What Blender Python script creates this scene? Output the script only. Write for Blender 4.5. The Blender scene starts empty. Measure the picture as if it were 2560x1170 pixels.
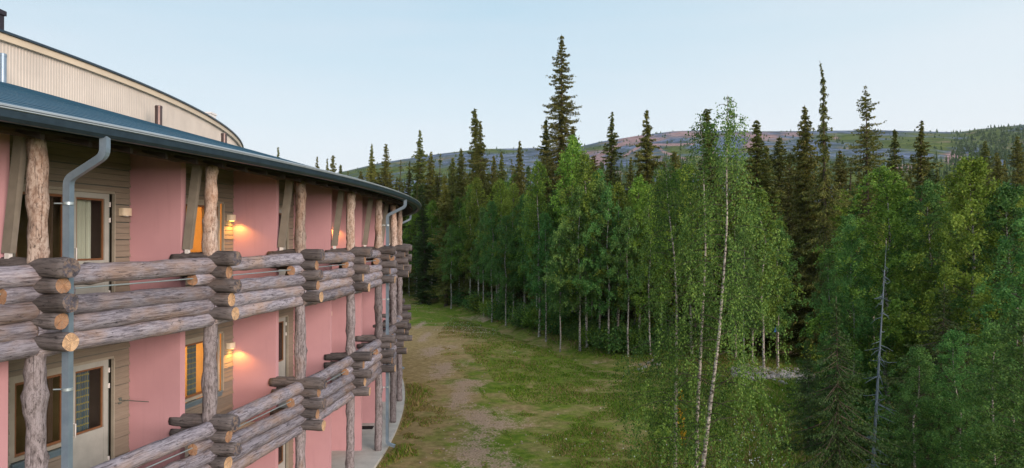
import bpy, math, random
import numpy as np
from mathutils import Matrix, Vector, noise as mnoise

# ------------------------------------------------------------------ camera, world, sun, exposure
sc = bpy.context.scene
F = 1707.0            # focal length in px of a 2560 px wide frame (24 mm on 36 mm)
HC = 7.593            # eye height above the ground slab
cam = bpy.data.objects.new('camera', bpy.data.cameras.new('camera'))
sc.collection.objects.link(cam); sc.camera = cam
cam.data.sensor_width = 36.0; cam.data.lens = 24.0
cam.data.clip_start = 0.1; cam.data.clip_end = 9000
cam.location = (0, 0, HC)
cam.rotation_euler = (math.radians(90 + 0.47), 0, 0)

SUN_EL, SUN_AZ = math.radians(13), math.radians(140)   # azimuth clockwise from the view axis (+Y)
world = bpy.data.worlds.new('World'); sc.world = world; world.use_nodes = True
nt = world.node_tree; nt.nodes.clear()
wo = nt.nodes.new('ShaderNodeOutputWorld'); bg = nt.nodes.new('ShaderNodeBackground')
sky = nt.nodes.new('ShaderNodeTexSky'); sky.sky_type = 'NISHITA'; sky.sun_disc = False
sky.sun_elevation = SUN_EL; sky.sun_rotation = SUN_AZ; sky.altitude = 300
sky.air_density = 1.0; sky.dust_density = 0.6; sky.ozone_density = 2.0
hs = nt.nodes.new('ShaderNodeHueSaturation'); hs.inputs['Saturation'].default_value = 0.35
# pale veil evens out the clear-sky gradient; unseen zenith brightened as added top light
geo = nt.nodes.new('ShaderNodeNewGeometry'); sep = nt.nodes.new('ShaderNodeSeparateXYZ')
tc = nt.nodes.new('ShaderNodeTexCoord')
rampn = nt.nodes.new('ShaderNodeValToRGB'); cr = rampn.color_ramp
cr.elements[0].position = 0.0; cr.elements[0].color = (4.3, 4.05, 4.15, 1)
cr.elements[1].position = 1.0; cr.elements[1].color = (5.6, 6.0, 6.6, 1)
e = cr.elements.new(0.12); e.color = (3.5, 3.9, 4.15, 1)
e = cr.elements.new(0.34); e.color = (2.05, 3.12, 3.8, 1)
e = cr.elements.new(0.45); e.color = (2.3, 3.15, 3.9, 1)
mixn = nt.nodes.new('ShaderNodeMix'); mixn.data_type = 'RGBA'; mixn.inputs[0].default_value = 0.85
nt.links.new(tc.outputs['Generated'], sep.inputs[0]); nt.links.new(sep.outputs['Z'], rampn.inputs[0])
nt.links.new(sky.outputs[0], hs.inputs['Color'])
mpw = nt.nodes.new('ShaderNodeMapping'); mpw.inputs['Scale'].default_value = (1.2, 1.2, 9); nt.links.new(tc.outputs['Generated'], mpw.inputs[0])
veil = nt.nodes.new('ShaderNodeTexNoise'); veil.inputs['Scale'].default_value = 2.2; veil.inputs['Detail'].default_value = 5; nt.links.new(mpw.outputs[0], veil.inputs['Vector'])
vr = nt.nodes.new('ShaderNodeMapRange'); vr.inputs['From Min'].default_value = .35; vr.inputs['From Max'].default_value = .7; vr.inputs['To Min'].default_value = 0; vr.inputs['To Max'].default_value = .22
nt.links.new(veil.outputs['Fac'], vr.inputs[0])
vm = nt.nodes.new('ShaderNodeMix'); vm.data_type = 'RGBA'; vm.inputs[7].default_value = (4.1, 3.95, 4.2, 1)
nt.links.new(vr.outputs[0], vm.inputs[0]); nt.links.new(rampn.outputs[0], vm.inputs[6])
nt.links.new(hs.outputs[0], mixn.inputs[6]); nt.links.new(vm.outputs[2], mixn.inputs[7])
side = nt.nodes.new('ShaderNodeMapRange'); side.inputs['From Min'].default_value = -.6; side.inputs['From Max'].default_value = .6
side.inputs['To Min'].default_value = .97; side.inputs['To Max'].default_value = 1.07; nt.links.new(sep.outputs['X'], side.inputs[0])
sv = nt.nodes.new('ShaderNodeVectorMath'); sv.operation = 'SCALE'; nt.links.new(mixn.outputs[2], sv.inputs[0]); nt.links.new(side.outputs[0], sv.inputs['Scale'])
sr = nt.nodes.new('ShaderNodeMapRange'); sr.inputs['From Min'].default_value = .05; sr.inputs['From Max'].default_value = .65; sr.inputs['To Max'].default_value = .5; nt.links.new(sep.outputs['X'], sr.inputs[0])
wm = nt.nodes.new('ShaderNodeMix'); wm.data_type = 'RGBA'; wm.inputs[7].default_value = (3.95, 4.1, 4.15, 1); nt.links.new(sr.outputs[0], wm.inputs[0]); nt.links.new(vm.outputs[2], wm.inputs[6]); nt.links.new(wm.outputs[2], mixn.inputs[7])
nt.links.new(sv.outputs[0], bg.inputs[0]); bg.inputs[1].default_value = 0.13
nt.links.new(bg.outputs[0], wo.inputs[0])

sun = bpy.data.objects.new('sun', bpy.data.lights.new('sun', 'SUN')); sc.collection.objects.link(sun)
sun.data.energy = 2.35; sun.data.angle = math.radians(30); sun.data.color = (1.0, 0.78, 0.66)
d = Vector((math.sin(SUN_AZ) * math.cos(SUN_EL), math.cos(SUN_AZ) * math.cos(SUN_EL), math.sin(SUN_EL)))
sun.rotation_euler = d.to_track_quat('Z', 'Y').to_euler()

sc.view_settings.view_transform = 'Standard'; sc.view_settings.look = 'None'
sc.view_settings.exposure = 0.80; sc.view_settings.gamma = 1.0
sc.render.engine = 'CYCLES'
sc.cycles.max_bounces = 6; sc.cycles.diffuse_bounces = 3; sc.cycles.glossy_bounces = 2
sc.cycles.transparent_max_bounces = 8; sc.cycles.transmission_bounces = 3; sc.cycles.volume_bounces = 0
sc.cycles.caustics_reflective = False; sc.cycles.caustics_refractive = False
sc.cycles.sample_clamp_indirect = 4

random.seed(11); rng = np.random.default_rng(7)

# ------------------------------------------------------------------ helpers
def link(o): sc.collection.objects.link(o); return o
def tag(o, label=None, cat=None, group=None, kind=None):
    if label: o['label'] = label
    if cat: o['category'] = cat
    if group: o['group'] = group
    if kind: o['kind'] = kind
    return o
def empty(name, loc=(0, 0, 0), parent=None, rz=0):
    o = link(bpy.data.objects.new(name, None)); o.location = loc; o.rotation_euler = (0, 0, rz)
    o.empty_display_size = 0.3
    if parent: o.parent = parent
    return o
def inst(name, mesh, parent=None, mat=None, loc=None):
    o = link(bpy.data.objects.new(name, mesh))
    if parent: o.parent = parent
    if mat is not None: o.matrix_local = mat
    if loc is not None: o.location = loc
    return o
def npmesh(name, V, Fq, mats, mi=None, smooth=False):
    """V (n,3), Fq (m,k) with one k"""
    V = np.asarray(V, np.float32); Fq = np.asarray(Fq, np.int32)
    me = bpy.data.meshes.new(name); k = Fq.shape[1]
    me.vertices.add(len(V)); me.vertices.foreach_set('co', V.ravel())
    me.loops.add(Fq.size); me.loops.foreach_set('vertex_index', Fq.ravel())
    me.polygons.add(len(Fq)); me.polygons.foreach_set('loop_start', np.arange(0, Fq.size, k, dtype=np.int32))
    for m in mats: me.materials.append(m)
    if mi is not None: me.polygons.foreach_set('material_index', np.asarray(mi, np.int32))
    if smooth: me.polygons.foreach_set('use_smooth', np.ones(len(Fq), bool))
    me.update(calc_edges=True); me.validate()
    return me

class MB:
    """collects shapes, linked as one mesh object"""
    def __init__(s): s.v = []; s.f = []; s.m = []; s.sm = []
    def add(s, vs, fs, mi=0, M=None, smooth=False):
        n = len(s.v)
        for p in vs: s.v.append(tuple(M @ Vector(p)) if M is not None else tuple(p))
        for q in fs: s.f.append([n + i for i in q]); s.m.append(mi); s.sm.append(smooth)
        return s
    def box(s, x0, x1, y0, y1, z0, z1, mi=0, M=None):
        v = [(x0,y0,z0),(x1,y0,z0),(x1,y1,z0),(x0,y1,z0),(x0,y0,z1),(x1,y0,z1),(x1,y1,z1),(x0,y1,z1)]
        return s.add(v, [(0,3,2,1),(4,5,6,7),(0,1,5,4),(1,2,6,5),(2,3,7,6),(3,0,4,7)], mi, M)
    def tube(s, pts, r, n=8, mi=0, M=None, caps=True, sq=False):
        pts = [Vector(p) for p in pts]; rings = []; L = len(pts)
        rr = r if isinstance(r, (list, tuple)) else [r] * L
        vs = []; up = Vector((0, 0, 1)); prev = None
        for i, p in enumerate(pts):
            t = (pts[min(i+1, L-1)] - pts[max(i-1, 0)]).normalized()
            if prev is None:
                a = t.cross(up if abs(t.z) < .9 else Vector((1, 0, 0))).normalized()
            else: a = (prev - t * prev.dot(t)).normalized()
            prev = a; b = t.cross(a)
            for j in range(n):
                an = 2 * math.pi * (j + (.5 if sq else 0)) / n
                vs.append(p + (a * math.cos(an) + b * math.sin(an)) * rr[i] * (1.414 if sq else 1))
        fs = [(i*n+j, i*n+(j+1)%n, (i+1)*n+(j+1)%n, (i+1)*n+j) for i in range(L-1) for j in range(n)]
        s.add(vs, fs, mi, M, smooth=not sq)
        if caps:
            s.add(vs[:n], [tuple(range(n))[::-1]], mi, M); s.add(vs[-n:], [tuple(range(n))], mi, M)
        return s
    def mesh(s, name, mats):
        me = bpy.data.meshes.new(name); me.from_pydata(s.v, [], s.f)
        for m in (mats if isinstance(mats, (list, tuple)) else [mats]): me.materials.append(m)
        me.polygons.foreach_set('material_index', s.m); me.polygons.foreach_set('use_smooth', s.sm)
        me.update(); return me
    def build(s, name, mats, parent=None):
        o = link(bpy.data.objects.new(name, s.mesh(name, mats)))
        if parent: o.parent = parent
        return o

# ------------------------------------------------------------------ materials
def new_mat(name):
    m = bpy.data.materials.new(name); m.use_nodes = True; n = m.node_tree
    b = n.nodes['Principled BSDF']; b.inputs['Specular IOR Level'].default_value = 0.3
    return m, n, b
def N(n, t, **kw):
    x = n.nodes.new('ShaderNode' + t)
    for k, v in kw.items():
        if k in x.inputs: x.inputs[k].default_value = v
        else: setattr(x, k, v)
    return x
def ramp(n, stops, src):
    r = n.nodes.new('ShaderNodeValToRGB'); el = r.color_ramp.elements
    while len(el) > 1: el.remove(el[-1])
    for i, (p, c) in enumerate(stops):
        e = el[0] if i == 0 else el.new(p)
        e.position = p; e.color = (c[0], c[1], c[2], 1)
    n.links.new(src, r.inputs[0]); return r.outputs[0]
def mixc(n, a, b, fac, mode='MIX'):
    x = n.nodes.new('ShaderNodeMix'); x.data_type = 'RGBA'; x.blend_type = mode
    for sck, v in ((0, fac), (6, a), (7, b)):
        if hasattr(v, 'node'): n.links.new(v, x.inputs[sck])
        elif sck == 0: x.inputs[0].default_value = v
        else: x.inputs[sck].default_value = (v[0], v[1], v[2], 1)
    return x.outputs[2]
def coords(n, scale=(1, 1, 1), kind='Object'):
    t = N(n, 'TexCoord'); mp = N(n, 'Mapping'); mp.inputs['Scale'].default_value = scale
    n.links.new(t.outputs[kind], mp.inputs[0]); return mp.outputs[0]
def noise(n, vec, scale, detail=4, rough=.6, w=None):
    x = N(n, 'TexNoise'); x.inputs['Scale'].default_value = scale; x.inputs['Detail'].default_value = detail
    x.inputs['Roughness'].default_value = rough
    if w is not None: x.noise_dimensions = '4D'; n.links.new(w, x.inputs['W'])
    n.links.new(vec, x.inputs['Vector']); return x.outputs['Fac']
def rnd(n, mul=1.0):
    o = N(n, 'ObjectInfo'); m = N(n, 'Math', operation='MULTIPLY'); m.inputs[1].default_value = mul
    n.links.new(o.outputs['Random'], m.inputs[0]); return m.outputs[0]
def bump(n, b, h, st, dist=.02):
    x = N(n, 'Bump'); x.inputs['Strength'].default_value = st; x.inputs['Distance'].default_value = dist
    n.links.new(h, x.inputs['Height']); n.links.new(x.outputs[0], b.inputs['Normal'])
def simple(name, col, rough=.6, metal=0, var=.12, scale=3, bmp=0):
    m, n, b = new_mat(name); c = coords(n); f = noise(n, c, scale, 5)
    lo = [v * (1 - var) for v in col]; hi = [v * (1 + var) for v in col]
    n.links.new(ramp(n, [(.3, lo), (.7, hi)], f), b.inputs['Base Color'])
    b.inputs['Roughness'].default_value = rough; b.inputs['Metallic'].default_value = metal
    if bmp: bump(n, b, noise(n, c, scale * 8, 4), bmp, .01)
    return m
def log_mat(name, dark, mid, light, warm, warm_amt, st=1.3):
    m, n, b = new_mat(name); w = rnd(n, 40)
    cs = coords(n, (st, 13 if st < 2 else 8, 13 if st < 2 else 8)); fine = noise(n, cs, 2.4, 8, .78, w)
    big = noise(n, coords(n, (1.0, 2.2, 2.2)), 1.3, 3, .6, w)
    col = ramp(n, [(.30, dark), (.43, mid), (.57, light), (.68, mid)], fine)
    k = ramp(n, [(.5 - warm_amt, (0, 0, 0)), (.72 - warm_amt, (1, 1, 1))], big)
    col = mixc(n, col, mixc(n, warm, col, .45), k)
    spot = ramp(n, [(.60, (0, 0, 0)), (.65, (1, 1, 1))], noise(n, coords(n, (2.2, 5, 5)), 2.6, 6, .7, w))
    col = mixc(n, col, [v * .55 for v in dark], mixc(n, (0, 0, 0), spot, .75))
    crack = N(n, 'TexNoise'); crack.inputs['Scale'].default_value = 1.0; crack.noise_dimensions = '4D'
    n.links.new(w, crack.inputs['W']); n.links.new(coords(n, (.35, 16, 16)), crack.inputs['Vector'])
    crk = ramp(n, [(.482, (1, 1, 1)), (.496, (.14, .12, .12)), (.510, (1, 1, 1))], crack.outputs['Fac'])
    col = mixc(n, col, crk, .9, 'MULTIPLY')
    hv = N(n, 'HueSaturation'); o_ = N(n, 'ObjectInfo'); mv = N(n, 'MapRange'); mv.inputs['To Min'].default_value = .68; mv.inputs['To Max'].default_value = 1.22
    n.links.new(o_.outputs['Random'], mv.inputs[0]); n.links.new(mv.outputs[0], hv.inputs['Value']); n.links.new(col, hv.inputs['Color']); col = hv.outputs[0]
    n.links.new(col, b.inputs['Base Color']); b.inputs['Roughness'].default_value = .8
    bump(n, b, fine, .7, .03); return m
def cap_mat(name, a, bcol):
    m, n, b = new_mat(name); w = rnd(n, 40); c = coords(n)
    f = noise(n, c, 6, 4, .6, w)
    wv = N(n, 'TexWave', wave_type='RINGS', rings_direction='X'); wv.inputs['Scale'].default_value = 14
    wv.inputs['Distortion'].default_value = 2.5; n.links.new(c, wv.inputs['Vector'])
    col = mixc(n, ramp(n, [(.3, a), (.7, bcol)], f), [v * .55 for v in a], mixc(n, (0, 0, 0), wv.outputs['Color'], .5))
    sp = N(n, 'SeparateXYZ'); n.links.new(c, sp.inputs[0]); at = N(n, 'Math', operation='ARCTAN2'); n.links.new(sp.outputs['Y'], at.inputs[0]); n.links.new(sp.outputs['Z'], at.inputs[1])
    cv = N(n, 'CombineXYZ'); n.links.new(at.outputs[0], cv.inputs[0]); rn = noise(n, cv.outputs[0], .8, 3, .6, w)
    col = mixc(n, col, ramp(n, [(.470, (1, 1, 1)), (.492, (.3, .24, .2)), (.5, (.12, .09, .08)), (.508, (.3, .24, .2)), (.53, (1, 1, 1))], rn), .5, 'MULTIPLY')
    col = mixc(n, col, (.30, .22, .16), ramp(n, [(.45, (0, 0, 0)), (.62, (.7, .7, .7))], noise(n, c, 16, 5, .7, w)))
    n.links.new(col, b.inputs['Base Color']); b.inputs['Roughness'].default_value = .8; return m

M_long = log_mat('weathered_log', (.055, .050, .060), (.175, .165, .20), (.38, .37, .43), (.38, .25, .16), .05)
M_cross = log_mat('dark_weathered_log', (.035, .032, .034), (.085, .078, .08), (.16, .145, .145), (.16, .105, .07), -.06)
M_post = log_mat('peeled_post', (.10, .06, .045), (.31, .23, .19), (.58, .49, .43), (.38, .20, .11), .04, 4.0)
M_postg = log_mat('grey_post', (.06, .052, .055), (.17, .15, .155), (.34, .31, .33), (.28, .18, .13), -.06, 3.2)
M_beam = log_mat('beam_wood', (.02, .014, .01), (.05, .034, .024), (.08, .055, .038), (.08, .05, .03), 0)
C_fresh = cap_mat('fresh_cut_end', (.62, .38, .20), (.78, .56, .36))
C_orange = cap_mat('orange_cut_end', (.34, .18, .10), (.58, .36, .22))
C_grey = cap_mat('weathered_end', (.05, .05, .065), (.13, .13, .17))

def pink_mat():
    m, n, b = new_mat('pink_render'); c = coords(n)
    f = noise(n, c, .8, 4); g = noise(n, c, 45, 3)
    col = ramp(n, [(.3, (.51, .285, .315)), (.7, (.57, .325, .355))], f)
    st = noise(n, coords(n, (5, 5, .35)), 1.6, 4)
    col = mixc(n, col, (.42, .235, .245), ramp(n, [(.55, (0, 0, 0)), (.78, (.35, .35, .35))], st))
    n.links.new(col, b.inputs['Base Color']); b.inputs['Roughness'].default_value = .85; bump(n, b, g, .25, .006); return m
M_pink = pink_mat()
def siding_mat():
    m, n, b = new_mat('taupe_siding'); w = rnd(n, 9)
    f = noise(n, coords(n, (1.2, 1.2, 22)), 2, 5, .6); g = noise(n, coords(n), .9, 3)
    col = mixc(n, ramp(n, [(.3, (.215, .185, .145)), (.7, (.275, .24, .19))], f), (.17, .15, .12), mixc(n, (0, 0, 0), ramp(n, [(.45, (0, 0, 0)), (.8, (1, 1, 1))], g), .5))
    n.links.new(col, b.inputs['Base Color']); b.inputs['Roughness'].default_value = .7; bump(n, b, f, .2, .006); return m
M_siding = siding_mat()
M_trim = simple('taupe_trim', (.33, .31, .25), .55)
M_door = simple('pale_green_grey_door', (.38, .40, .37), .5)
M_jamb = simple('green_grey_jamb', (.12, .14, .125), .6)
M_sill = simple('blue_grey_sill', (.16, .24, .28), .35, .3)
M_wood = simple('orange_wood_frame', (.20, .095, .045), .5, scale=8)
M_white = simple('white_metal', (.75, .75, .73), .4)
M_lamp = simple('cream_lamp_body', (.72, .62, .46), .5)
M_strut = simple('taupe_strut', (.235, .215, .18), .6, scale=5)
M_rod = simple('galvanised_rod', (.42, .52, .56), .35, .5)
def metal_mat():
    m, n, b = new_mat('painted_steel_pipe'); c = coords(n)
    n.links.new(ramp(n, [(.3, (.20, .28, .36)), (.7, (.28, .37, .46))], noise(n, c, 4, 5)), b.inputs['Base Color'])
    b.inputs['Metallic'].default_value = .45; b.inputs['Roughness'].default_value = .38; return m
M_pipe = metal_mat()
M_gutter = simple('dark_gutter', (.035, .06, .085), .35, .4, .2, 6)
M_drip = simple('pale_drip_edge', (.34, .40, .43), .35, .3)
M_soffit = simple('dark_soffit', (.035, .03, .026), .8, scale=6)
M_conc = simple('pale_concrete', (.50, .50, .47), .85, 0, .18, 1.3, .3)
M_cream = simple('cream_cladding', (.57, .53, .47), .5, 0, .1, .7)
M_creamf = simple('cream_fascia', (.66, .57, .43), .5, 0, .08, .7)
M_flue = simple('brown_flue', (.12, .09, .085), .35, .6)
M_darkbox = simple('dark_chimney', (.03, .025, .035), .5)
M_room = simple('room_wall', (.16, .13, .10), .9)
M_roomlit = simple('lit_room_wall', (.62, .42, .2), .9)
M_mat = simple('black_mat', (.012, .012, .014), .9)
def roof_mat():
    m, n, b = new_mat('blue_shingle_roof'); c = coords(n)
    f = noise(n, c, 1.2, 6, .7); g = noise(n, c, 18, 3, .6)
    col = ramp(n, [(.3, (.014, .060, .105)), (.7, (.026, .092, .15))], f)
    col = mixc(n, col, (.10, .15, .17), mixc(n, (0, 0, 0), ramp(n, [(.55, (0, 0, 0)), (.72, (1, 1, 1))], g), .45))
    n.links.new(col, b.inputs['Base Color']); b.inputs['Roughness'].default_value = .6; bump(n, b, g, .4, .01); return m
M_roof = roof_mat()
def glass_mat():
    m, n, b = new_mat('window_glass'); n.nodes.remove(b)
    out = [x for x in n.nodes if x.type == 'OUTPUT_MATERIAL'][0]
    tr = N(n, 'BsdfTransparent'); tr.inputs[0].default_value = (.88, .92, .90, 1)
    gl = N(n, 'BsdfGlossy'); gl.inputs['Roughness'].default_value = .02
    lw = N(n, 'Fresnel'); lw.inputs['IOR'].default_value = 1.5
    mx = N(n, 'MixShader'); gq = N(n, 'NewGeometry'); iv = N(n, 'Math', operation='SUBTRACT'); iv.inputs[0].default_value = 1; n.links.new(gq.outputs['Backfacing'], iv.inputs[1])
    ml = N(n, 'Math', operation='MULTIPLY'); n.links.new(lw.outputs[0], ml.inputs[0]); n.links.new(iv.outputs[0], ml.inputs[1]); n.links.new(ml.outputs[0], mx.inputs[0]); n.links.new(tr.outputs[0], mx.inputs[1]); n.links.new(gl.outputs[0], mx.inputs[2])
    n.links.new(mx.outputs[0], out.inputs[0]); return m
M_glass = glass_mat()
def curtain_mat(name, a, b2, plaid=False):
    m, n, b = new_mat(name); t = coords(n, (1, 1, 1), 'Generated')
    s1 = N(n, 'TexWave', bands_direction='X'); s1.inputs['Scale'].default_value = 3.3; n.links.new(t, s1.inputs['Vector'])
    col = ramp(n, [(.35, a), (.65, b2)], s1.outputs['Color'])
    if plaid:
        s2 = N(n, 'TexWave', bands_direction='Z'); s2.inputs['Scale'].default_value = 5; n.links.new(t, s2.inputs['Vector'])
        col = mixc(n, col, (.32, .26, .10), ramp(n, [(.86, (0, 0, 0)), (.93, (1, 1, 1))], s2.outputs['Color']))
        s3 = N(n, 'TexWave', bands_direction='X'); s3.inputs['Scale'].default_value = 1.7; n.links.new(t, s3.inputs['Vector'])
        col = mixc(n, col, (.32, .26, .10), ramp(n, [(.9, (0, 0, 0)), (.95, (1, 1, 1))], s3.outputs['Color']))
    n.links.new(col, b.inputs['Base Color']); b.inputs['Roughness'].default_value = .9
    return m
M_cur_stripe = curtain_mat('striped_curtain', (.80, .80, .72), (.42, .39, .34))
M_cur_plaid = curtain_mat('plaid_curtain', (.05, .09, .15), (.10, .15, .22), True)
M_cur_brown = curtain_mat('brown_curtain', (.16, .09, .06), (.08, .05, .035))
M_cur_warm = curtain_mat('warm_curtain', (.75, .36, .10), (.60, .25, .06))
def emit_mat(name, col, st):
    m, n, b = new_mat(name); b.inputs['Base Color'].default_value = (*col, 1)
    b.inputs['Emission Color'].default_value = (*col, 1); b.inputs['Emission Strength'].default_value = st; return m
M_glow = emit_mat('lamp_glow', (1.0, .62, .12), 3.5)

def leaf_mat(name, dark, mid, light, hue=.1, trans=.3):
    m, n, b = new_mat(name)
    g = N(n, 'NewGeometry'); o = N(n, 'ObjectInfo')
    col = ramp(n, [(0, dark), (.5, mid), (1, light)], g.outputs['Random Per Island'])
    big = noise(n, coords(n), .55, 3, .6)
    col = mixc(n, col, [v * 1.5 for v in light], mixc(n, (0, 0, 0), ramp(n, [(.5, (0, 0, 0)), (.72, (1, 1, 1))], big), .35))
    h = N(n, 'HueSaturation'); mr = N(n, 'MapRange'); mr.inputs['To Min'].default_value = .5 - hue; mr.inputs['To Max'].default_value = .5 + hue * .6
    n.links.new(o.outputs['Random'], mr.inputs[0]); n.links.new(mr.outputs[0], h.inputs['Hue'])
    mv = N(n, 'MapRange'); mv.inputs['To Min'].default_value = .72; mv.inputs['To Max'].default_value = 1.25
    mm = N(n, 'Math', operation='FRACT'); m3 = N(n, 'Math', operation='MULTIPLY'); m3.inputs[1].default_value = 7.31
    n.links.new(o.outputs['Random'], m3.inputs[0]); n.links.new(m3.outputs[0], mm.inputs[0]); n.links.new(mm.outputs[0], mv.inputs[0])
    n.links.new(mv.outputs[0], h.inputs['Value']); n.links.new(col, h.inputs['Color'])
    b.inputs['Roughness'].default_value = .6; b.inputs['Specular IOR Level'].default_value = .2
    n.links.new(h.outputs[0], b.inputs['Base Color'])
    tb = N(n, 'BsdfTranslucent'); n.links.new(h.outputs[0], tb.inputs[0])
    mx = N(n, 'MixShader'); mx.inputs[0].default_value = trans
    out = [x for x in n.nodes if x.type == 'OUTPUT_MATERIAL'][0]
    n.links.new(b.outputs[0], mx.inputs[1]); n.links.new(tb.outputs[0], mx.inputs[2]); n.links.new(mx.outputs[0], out.inputs[0])
    return m
L_birch = leaf_mat('birch_leaves', (.065, .140, .020), (.145, .255, .034), (.25, .37, .055), .035)
L_yell = leaf_mat('light_birch_leaves', (.075, .15, .020), (.145, .255, .032), (.23, .345, .05), .03)
L_teal = leaf_mat('dark_birch_leaves', (.036, .115, .030), (.085, .205, .050), (.155, .29, .066), .03)
L_spruce = leaf_mat('spruce_needles', (.052, .074, .016), (.115, .145, .028), (.215, .21, .05), .025, .18)
L_dark = leaf_mat('dark_spruce_needles', (.018, .048, .014), (.042, .085, .022), (.08, .125, .03), .03, .12)
L_near = leaf_mat('near_birch_leaves', (.038, .092, .020), (.085, .170, .034), (.165, .26, .052), .02)
L_gold = simple('yellow_leaves', (.55, .34, .02), .6)
def bark_birch():
    m, n, b = new_mat('birch_bark'); w = rnd(n, 30)
    f = noise(n, coords(n, (3, 3, 7)), 2.2, 4, .65, w)
    col = ramp(n, [(.40, (.05, .042, .04)), (.47, (.31, .28, .25)), (.62, (.56, .52, .47))], f)
    n.links.new(col, b.inputs['Base Color']); b.inputs['Roughness'].default_value = .8; return m
M_bbark = bark_birch()
M_limb = simple('dark_twigs', (.06, .045, .04), .9)
M_sbark = simple('spruce_bark', (.10, .075, .06), .9, 0, .3, 6)
M_dead = simple('dead_grey_wood', (.13, .165, .20), .8, 0, .25, 5)

# ------------------------------------------------------------------ plan of the round building
CX, CY, R = -62.583, 24.727, 57.76
A0, DA = -0.262, 0.0654
FL = {0: 0.0, 1: 3.0, 2: 6.2}
BACK = 1.77
def ang(i): return A0 + DA * i
def pol(a, r, z=0): return Vector((CX + r * math.cos(a), CY + r * math.sin(a), z))
def post_frame(i):
    """local x = radial outward, y = tangent (away from viewer), z up; origin at post centre on the ground"""
    a = ang(i); p = pol(a, R)
    return Matrix(((math.cos(a), -math.sin(a), 0, p.x), (math.sin(a), math.cos(a), 0, p.y), (0, 0, 1, 0), (0, 0, 0, 1)))
def bay_frame(i, inset=BACK):
    """local x = along back wall from post i to i+1, y = outward, z up"""
    p, q = pol(ang(i), R - inset), pol(ang(i + 1), R - inset); t = (q - p); L = t.length; t.normalize()
    o = Vector((t.y, -t.x, 0))
    return Matrix(((t.x, o.x, 0, p.x), (t.y, o.y, 0, p.y), (0, 0, 1, 0), (0, 0, 0, 1))), L
I0, I1 = -3, 10      # posts modelled
def sweep(prof, a0, a1, n, closed=True):
    vs = []; k = len(prof)
    for j in range(n + 1):
        a = a0 + (a1 - a0) * j / n
        for (r, z) in prof: vs.append(tuple(pol(a, r, z)))
    fs = []
    for j in range(n):
        for i in range(k if closed else k - 1):
            i2 = (i + 1) % k; fs.append((j*k+i, (j+1)*k+i, (j+1)*k+i2, j*k+i2))
    if closed: fs.append(tuple(range(k))[::-1]); fs.append(tuple(n*k + i for i in range(k)))
    return vs, fs
AS, AE = ang(I0) - .02, ang(I1) + .02

hotel = empty('hotel_building', (CX, CY, 0))
tag(hotel, 'long curved pink hotel with log balconies and a blue roof', 'building')
HINV = Matrix.Translation((-CX, -CY, 0))
def hpart(mb, name, mats, parent=None):
    me = mb.mesh(name, mats); me.transform(HINV); o = link(bpy.data.objects.new(name, me)); o.parent = parent or hotel; return o
def hmesh(name, vs, fs, mats, smooth=False):
    mb = MB(); mb.add(vs, fs, 0, None, smooth); return hpart(mb, name, mats)

# roofs
prof = [(58.66, 9.22)]; r, z = 58.66, 9.25; nst = 27; dr = (58.66 - 48.9) / nst; dz = (11.95 - 9.25) / nst
for k in range(nst):
    prof.append((r, z)); r -= dr; z += dz; prof.append((r, z - .012))
prof.append((48.9, 11.95)); prof += [(48.9, 11.7), (58.4, 9.08)]
vs, fs = sweep(prof, AS, AE, 150); hmesh('roof', vs, fs, M_roof)
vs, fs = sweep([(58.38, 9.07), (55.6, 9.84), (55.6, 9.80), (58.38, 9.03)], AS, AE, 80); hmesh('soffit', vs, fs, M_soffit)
gp = [(58.60, 9.20), (58.60, 9.09), (58.64, 9.045), (58.71, 9.045), (58.76, 9.09), (58.77, 9.18), (58.755, 9.18), (58.745, 9.10), (58.70, 9.06), (58.65, 9.06), (58.615, 9.10), (58.615, 9.2)]
vs, fs = sweep(gp, AS, AE, 150); hmesh('gutter', vs, fs, M_gutter)
vs, fs = sweep([(58.765, 9.183), (58.79, 9.19), (58.79, 9.205), (58.765, 9.2)], AS, AE, 150); hmesh('gutter_rim', vs, fs, M_drip)
vs, fs = sweep([(58.62, 9.235), (58.69, 9.235), (58.69, 9.258), (58.60, 9.285), (58.60, 9.278), (58.62, 9.27)], AS, AE, 150); hmesh('drip_edge', vs, fs, M_drip)
# set-back upper wall with ribbed cladding
RI = 49.0; ribs = int((AE - AS) * RI / .11); vs = []; fs = []
for j in range(ribs):
    for (u, dr_) in ((0, 0), (.45, 0), (.55, .011), (.92, .011)):
        a = AS + (AE - AS) * (j + u) / ribs; p = pol(a, RI + dr_, 0)
        vs += [(p.x, p.y, 11.6), (p.x, p.y, 13.03)]
for j in range(len(vs) // 2 - 1): fs.append((2*j, 2*j+2, 2*j+3, 2*j+1))
hmesh('upper_wall', vs, fs, M_cream)
vs, fs = sweep([(48.6, 13.02), (49.13, 13.02), (49.13, 13.21), (48.6, 13.21)], AS, AE, 150); hmesh('upper_fascia', vs, fs, M_creamf)
vs, fs = sweep([(49.2, 13.214), (49.2, 13.275), (40, 13.55), (40, 13.214)], AS, AE, 150); hmesh('upper_roof', vs, fs, M_gutter)
# end walls closing the modelled stretch
for i in (I0, I1):
    mb = MB(); a = ang(i) + (-.012 if i == I0 else .012)
    for (r0, r1, z1a, z1b) in ((49.05, 55.95, 11.85, 9.85), (40, 49.0, 13.2, 13.2)):
        p, q = pol(a, r0), pol(a, r1); w = pol(a + .003, r0), pol(a + .003, r1)
        v = [(p.x,p.y,0),(q.x,q.y,0),(q.x,q.y,z1b),(p.x,p.y,z1a),(w[0].x,w[0].y,0),(w[1].x,w[1].y,0),(w[1].x,w[1].y,z1b),(w[0].x,w[0].y,z1a)]
        mb.add(v, [(0,1,2,3),(7,6,5,4),(0,4,5,1),(1,5,6,2),(2,6,7,3),(3,7,4,0)])
    hpart(mb, 'end_wall', M_pink)

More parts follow.
